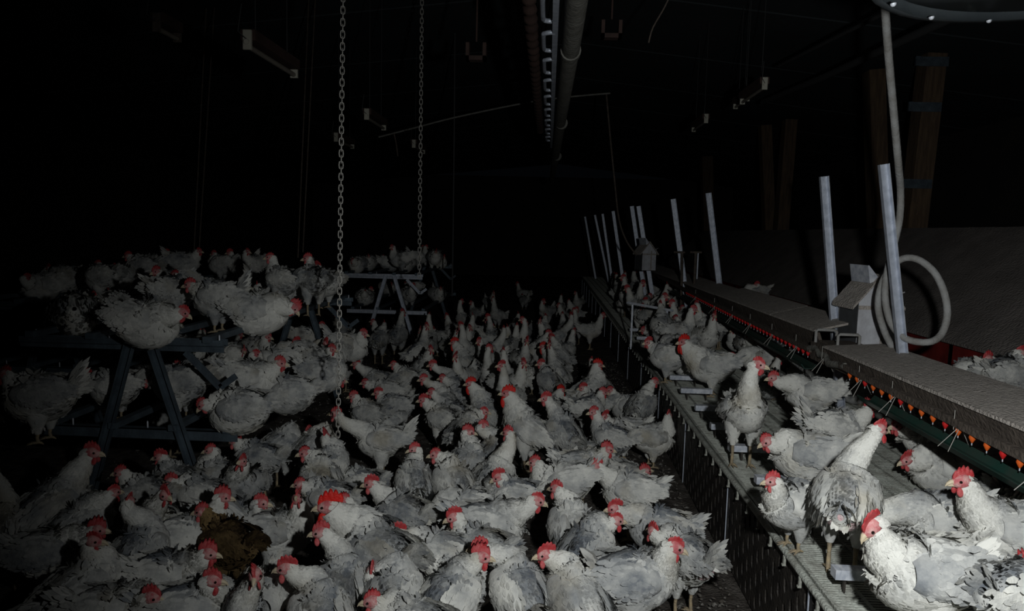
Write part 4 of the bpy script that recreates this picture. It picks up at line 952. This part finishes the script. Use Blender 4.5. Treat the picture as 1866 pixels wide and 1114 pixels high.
# ------------------------------------------------------------------ the farther crowd: copies of a few poses
protos = []
for k in range(14):
    pose = 'suhsuusr'[k % 8]; bh, bp = POSE[pose]; bp = R(bp + random.uniform(-4, 8)); q0 = rotY(np.array((.085, 0, .022)), bp) + (0, 0, bh)
    hy_ = R([0, 40, -50, 90, -90, 15, -20, 60, 0, -30, 30, 0, 120, -70][k]); lift = [.15, .17, .06, .13, .18, .10, .15, .05][k % 8]
    Hl = q0 + (random.uniform(.02, .07), math.sin(hy_) * .02, lift)
    protos.append((Hl, bh, bp, hy_, R(random.uniform(-20, 5)), hen_body_mesh(Hl, bh, bp, hy_, R(-8), 500 + k, 420, S=16, puff=1.24 if bh < .13 else (1.14 if bh < .2 else 1.05))))
rp = []
for k in range(8):
    bh, bp = POSE['r'] if k % 3 else POSE['h']; bp = R(bp); q0 = rotY(np.array((.085, 0, .022)), bp) + (0, 0, bh); hy_ = R([0, 50, -60, 100, 0, -100, 20, 160][k]); Hl = q0 + (.035, math.sin(hy_) * .02, [.05, .08, .03, .10, .06, .02, .12, .04][k])
    rp.append((Hl, bh, bp, hy_, R(-15), hen_body_mesh(Hl, bh, bp, hy_, R(-15), 600 + k, 420, S=16, puff=1.24 if bh < .13 else 1.14)))
def crowd(s, n, xr, yr, lab, grp, mind=.26, plist=None, faces=(0, 360), avoid=None, xs_=None):
    plist = plist or protos; c = 0; tries = 0
    while c < n and tries < n * 60:
        tries += 1; y = random.uniform(*yr); x = random.choice(xs_) + random.uniform(-.02, .02) if xs_ else random.uniform(*xr)
        if avoid and avoid(x, y): continue
        if any((x - a) ** 2 + (y - b_) ** 2 < mind ** 2 for a, b_, q in taken if q == s): continue
        taken.append((x, y, s)); Hl, bh, bp, hy_, hp, me = random.choice(plist)
        fd = random.uniform(*faces); q = math.cos(R(fd)), math.sin(R(fd)); dw = ('facing right' if q[0] > 0 else 'facing left') if abs(q[0]) > abs(q[1]) else ('seen from behind' if q[1] > 0 else 'facing the camera')
        ps = 'low-sitting' if bh < .16 else ('crouching' if bh < .2 else ('upright' if bp > R(20) else 'level-backed')); part_ = ('nearer half' if y < (yr[0] + yr[1]) / 2 else 'farther half')
        place_hen((x, y, SURF[s]), R(fd), Hl, bh, bp, hy_, hp, random.uniform(.92, 1.06), f'{lab}, {ps}, {dw}, {part_}' if len((lab + ps + dw + part_).replace('-', ' ').split()) + 0 < 15 and len(f'{lab} {ps} {dw} {part_}'.split()) < 16 else f'{lab}, {ps}, {dw}', grp, 'hen', random.randint(1, 999), me, random.randint(0, 3), legs=s not in 'TL')
        c += 1
crowd('F', 3, (-1.45, .62), (2.9, 5.6), 'half-hidden hen among the near flock', 'half-hidden hens in the near flock', .25)
crowd('F', 40, (-1.3, .6), (5.3, 9.0), 'small dim hen behind the roosters', 'packed crowd behind the roosters', .27, avoid=lambda x, y: x > .22 and 5.7 < y < 8.8)
crowd('F', 14, (-1.2, .6), (9.0, 14), 'faint hen at the dark end of the floor', 'far dark end of the floor flock', .35)
crowd('F', 12, (-3.6, -1.4), (3.9, 9.0), 'dim hen on the floor under the perch stands', 'hens under the perch stands', .3)
crowd('P', 22, (1.0, 1.65), (5.6, 9.5), 'dim hen on the far platform', 'crowd on the far platform', .25)
crowd('P', 8, (1.0, 1.65), (9.5, 13), 'faint hen at the dark platform end', 'dark end of the platform', .25)
crowd('T', 5, None, (4.3, 5.5), 'dim hen roosting high behind the nearest stand', 'back of the nearest perch table', .2, rp, (-200, 20), None, [-2.5, -2.2, -1.9, -1.62])
crowd('T', 12, None, (9.1, 11.4), 'faint hen roosting high on the far perch table', 'top of the far perch table', .2, rp, (-200, 20), None, [-2.5, -2.2, -1.9, -1.62])
crowd('T', 6, None, (4.8, 7.6), 'dim hen roosting high at the far left', 'top of the left perch table', .2, rp, (-200, 20), None, [-3.9, -3.6, -3.3, -3.02])
crowd('L', 6, None, (4.0, 5.5), 'dim hen on the shaded lower rails', 'hens on the shaded lower rails', .22, rp, (-200, 20), None, [-2.42, -2.1, -1.8, -1.53])
crowd('L', 6, None, (9.1, 11.4), 'faint hen on the low rails of the far perch table', 'low rails of the far perch table', .22, rp, (-200, 20), None, [-2.42, -2.1, -1.8, -1.53])
crowd('L', 4, None, (4.8, 7.6), 'dim hen on the low rails at the far left', 'low rails of the left perch table', .22, rp, (-200, 20), None, [-3.82, -3.5, -3.2, -2.93])

print('hens', NH[0])
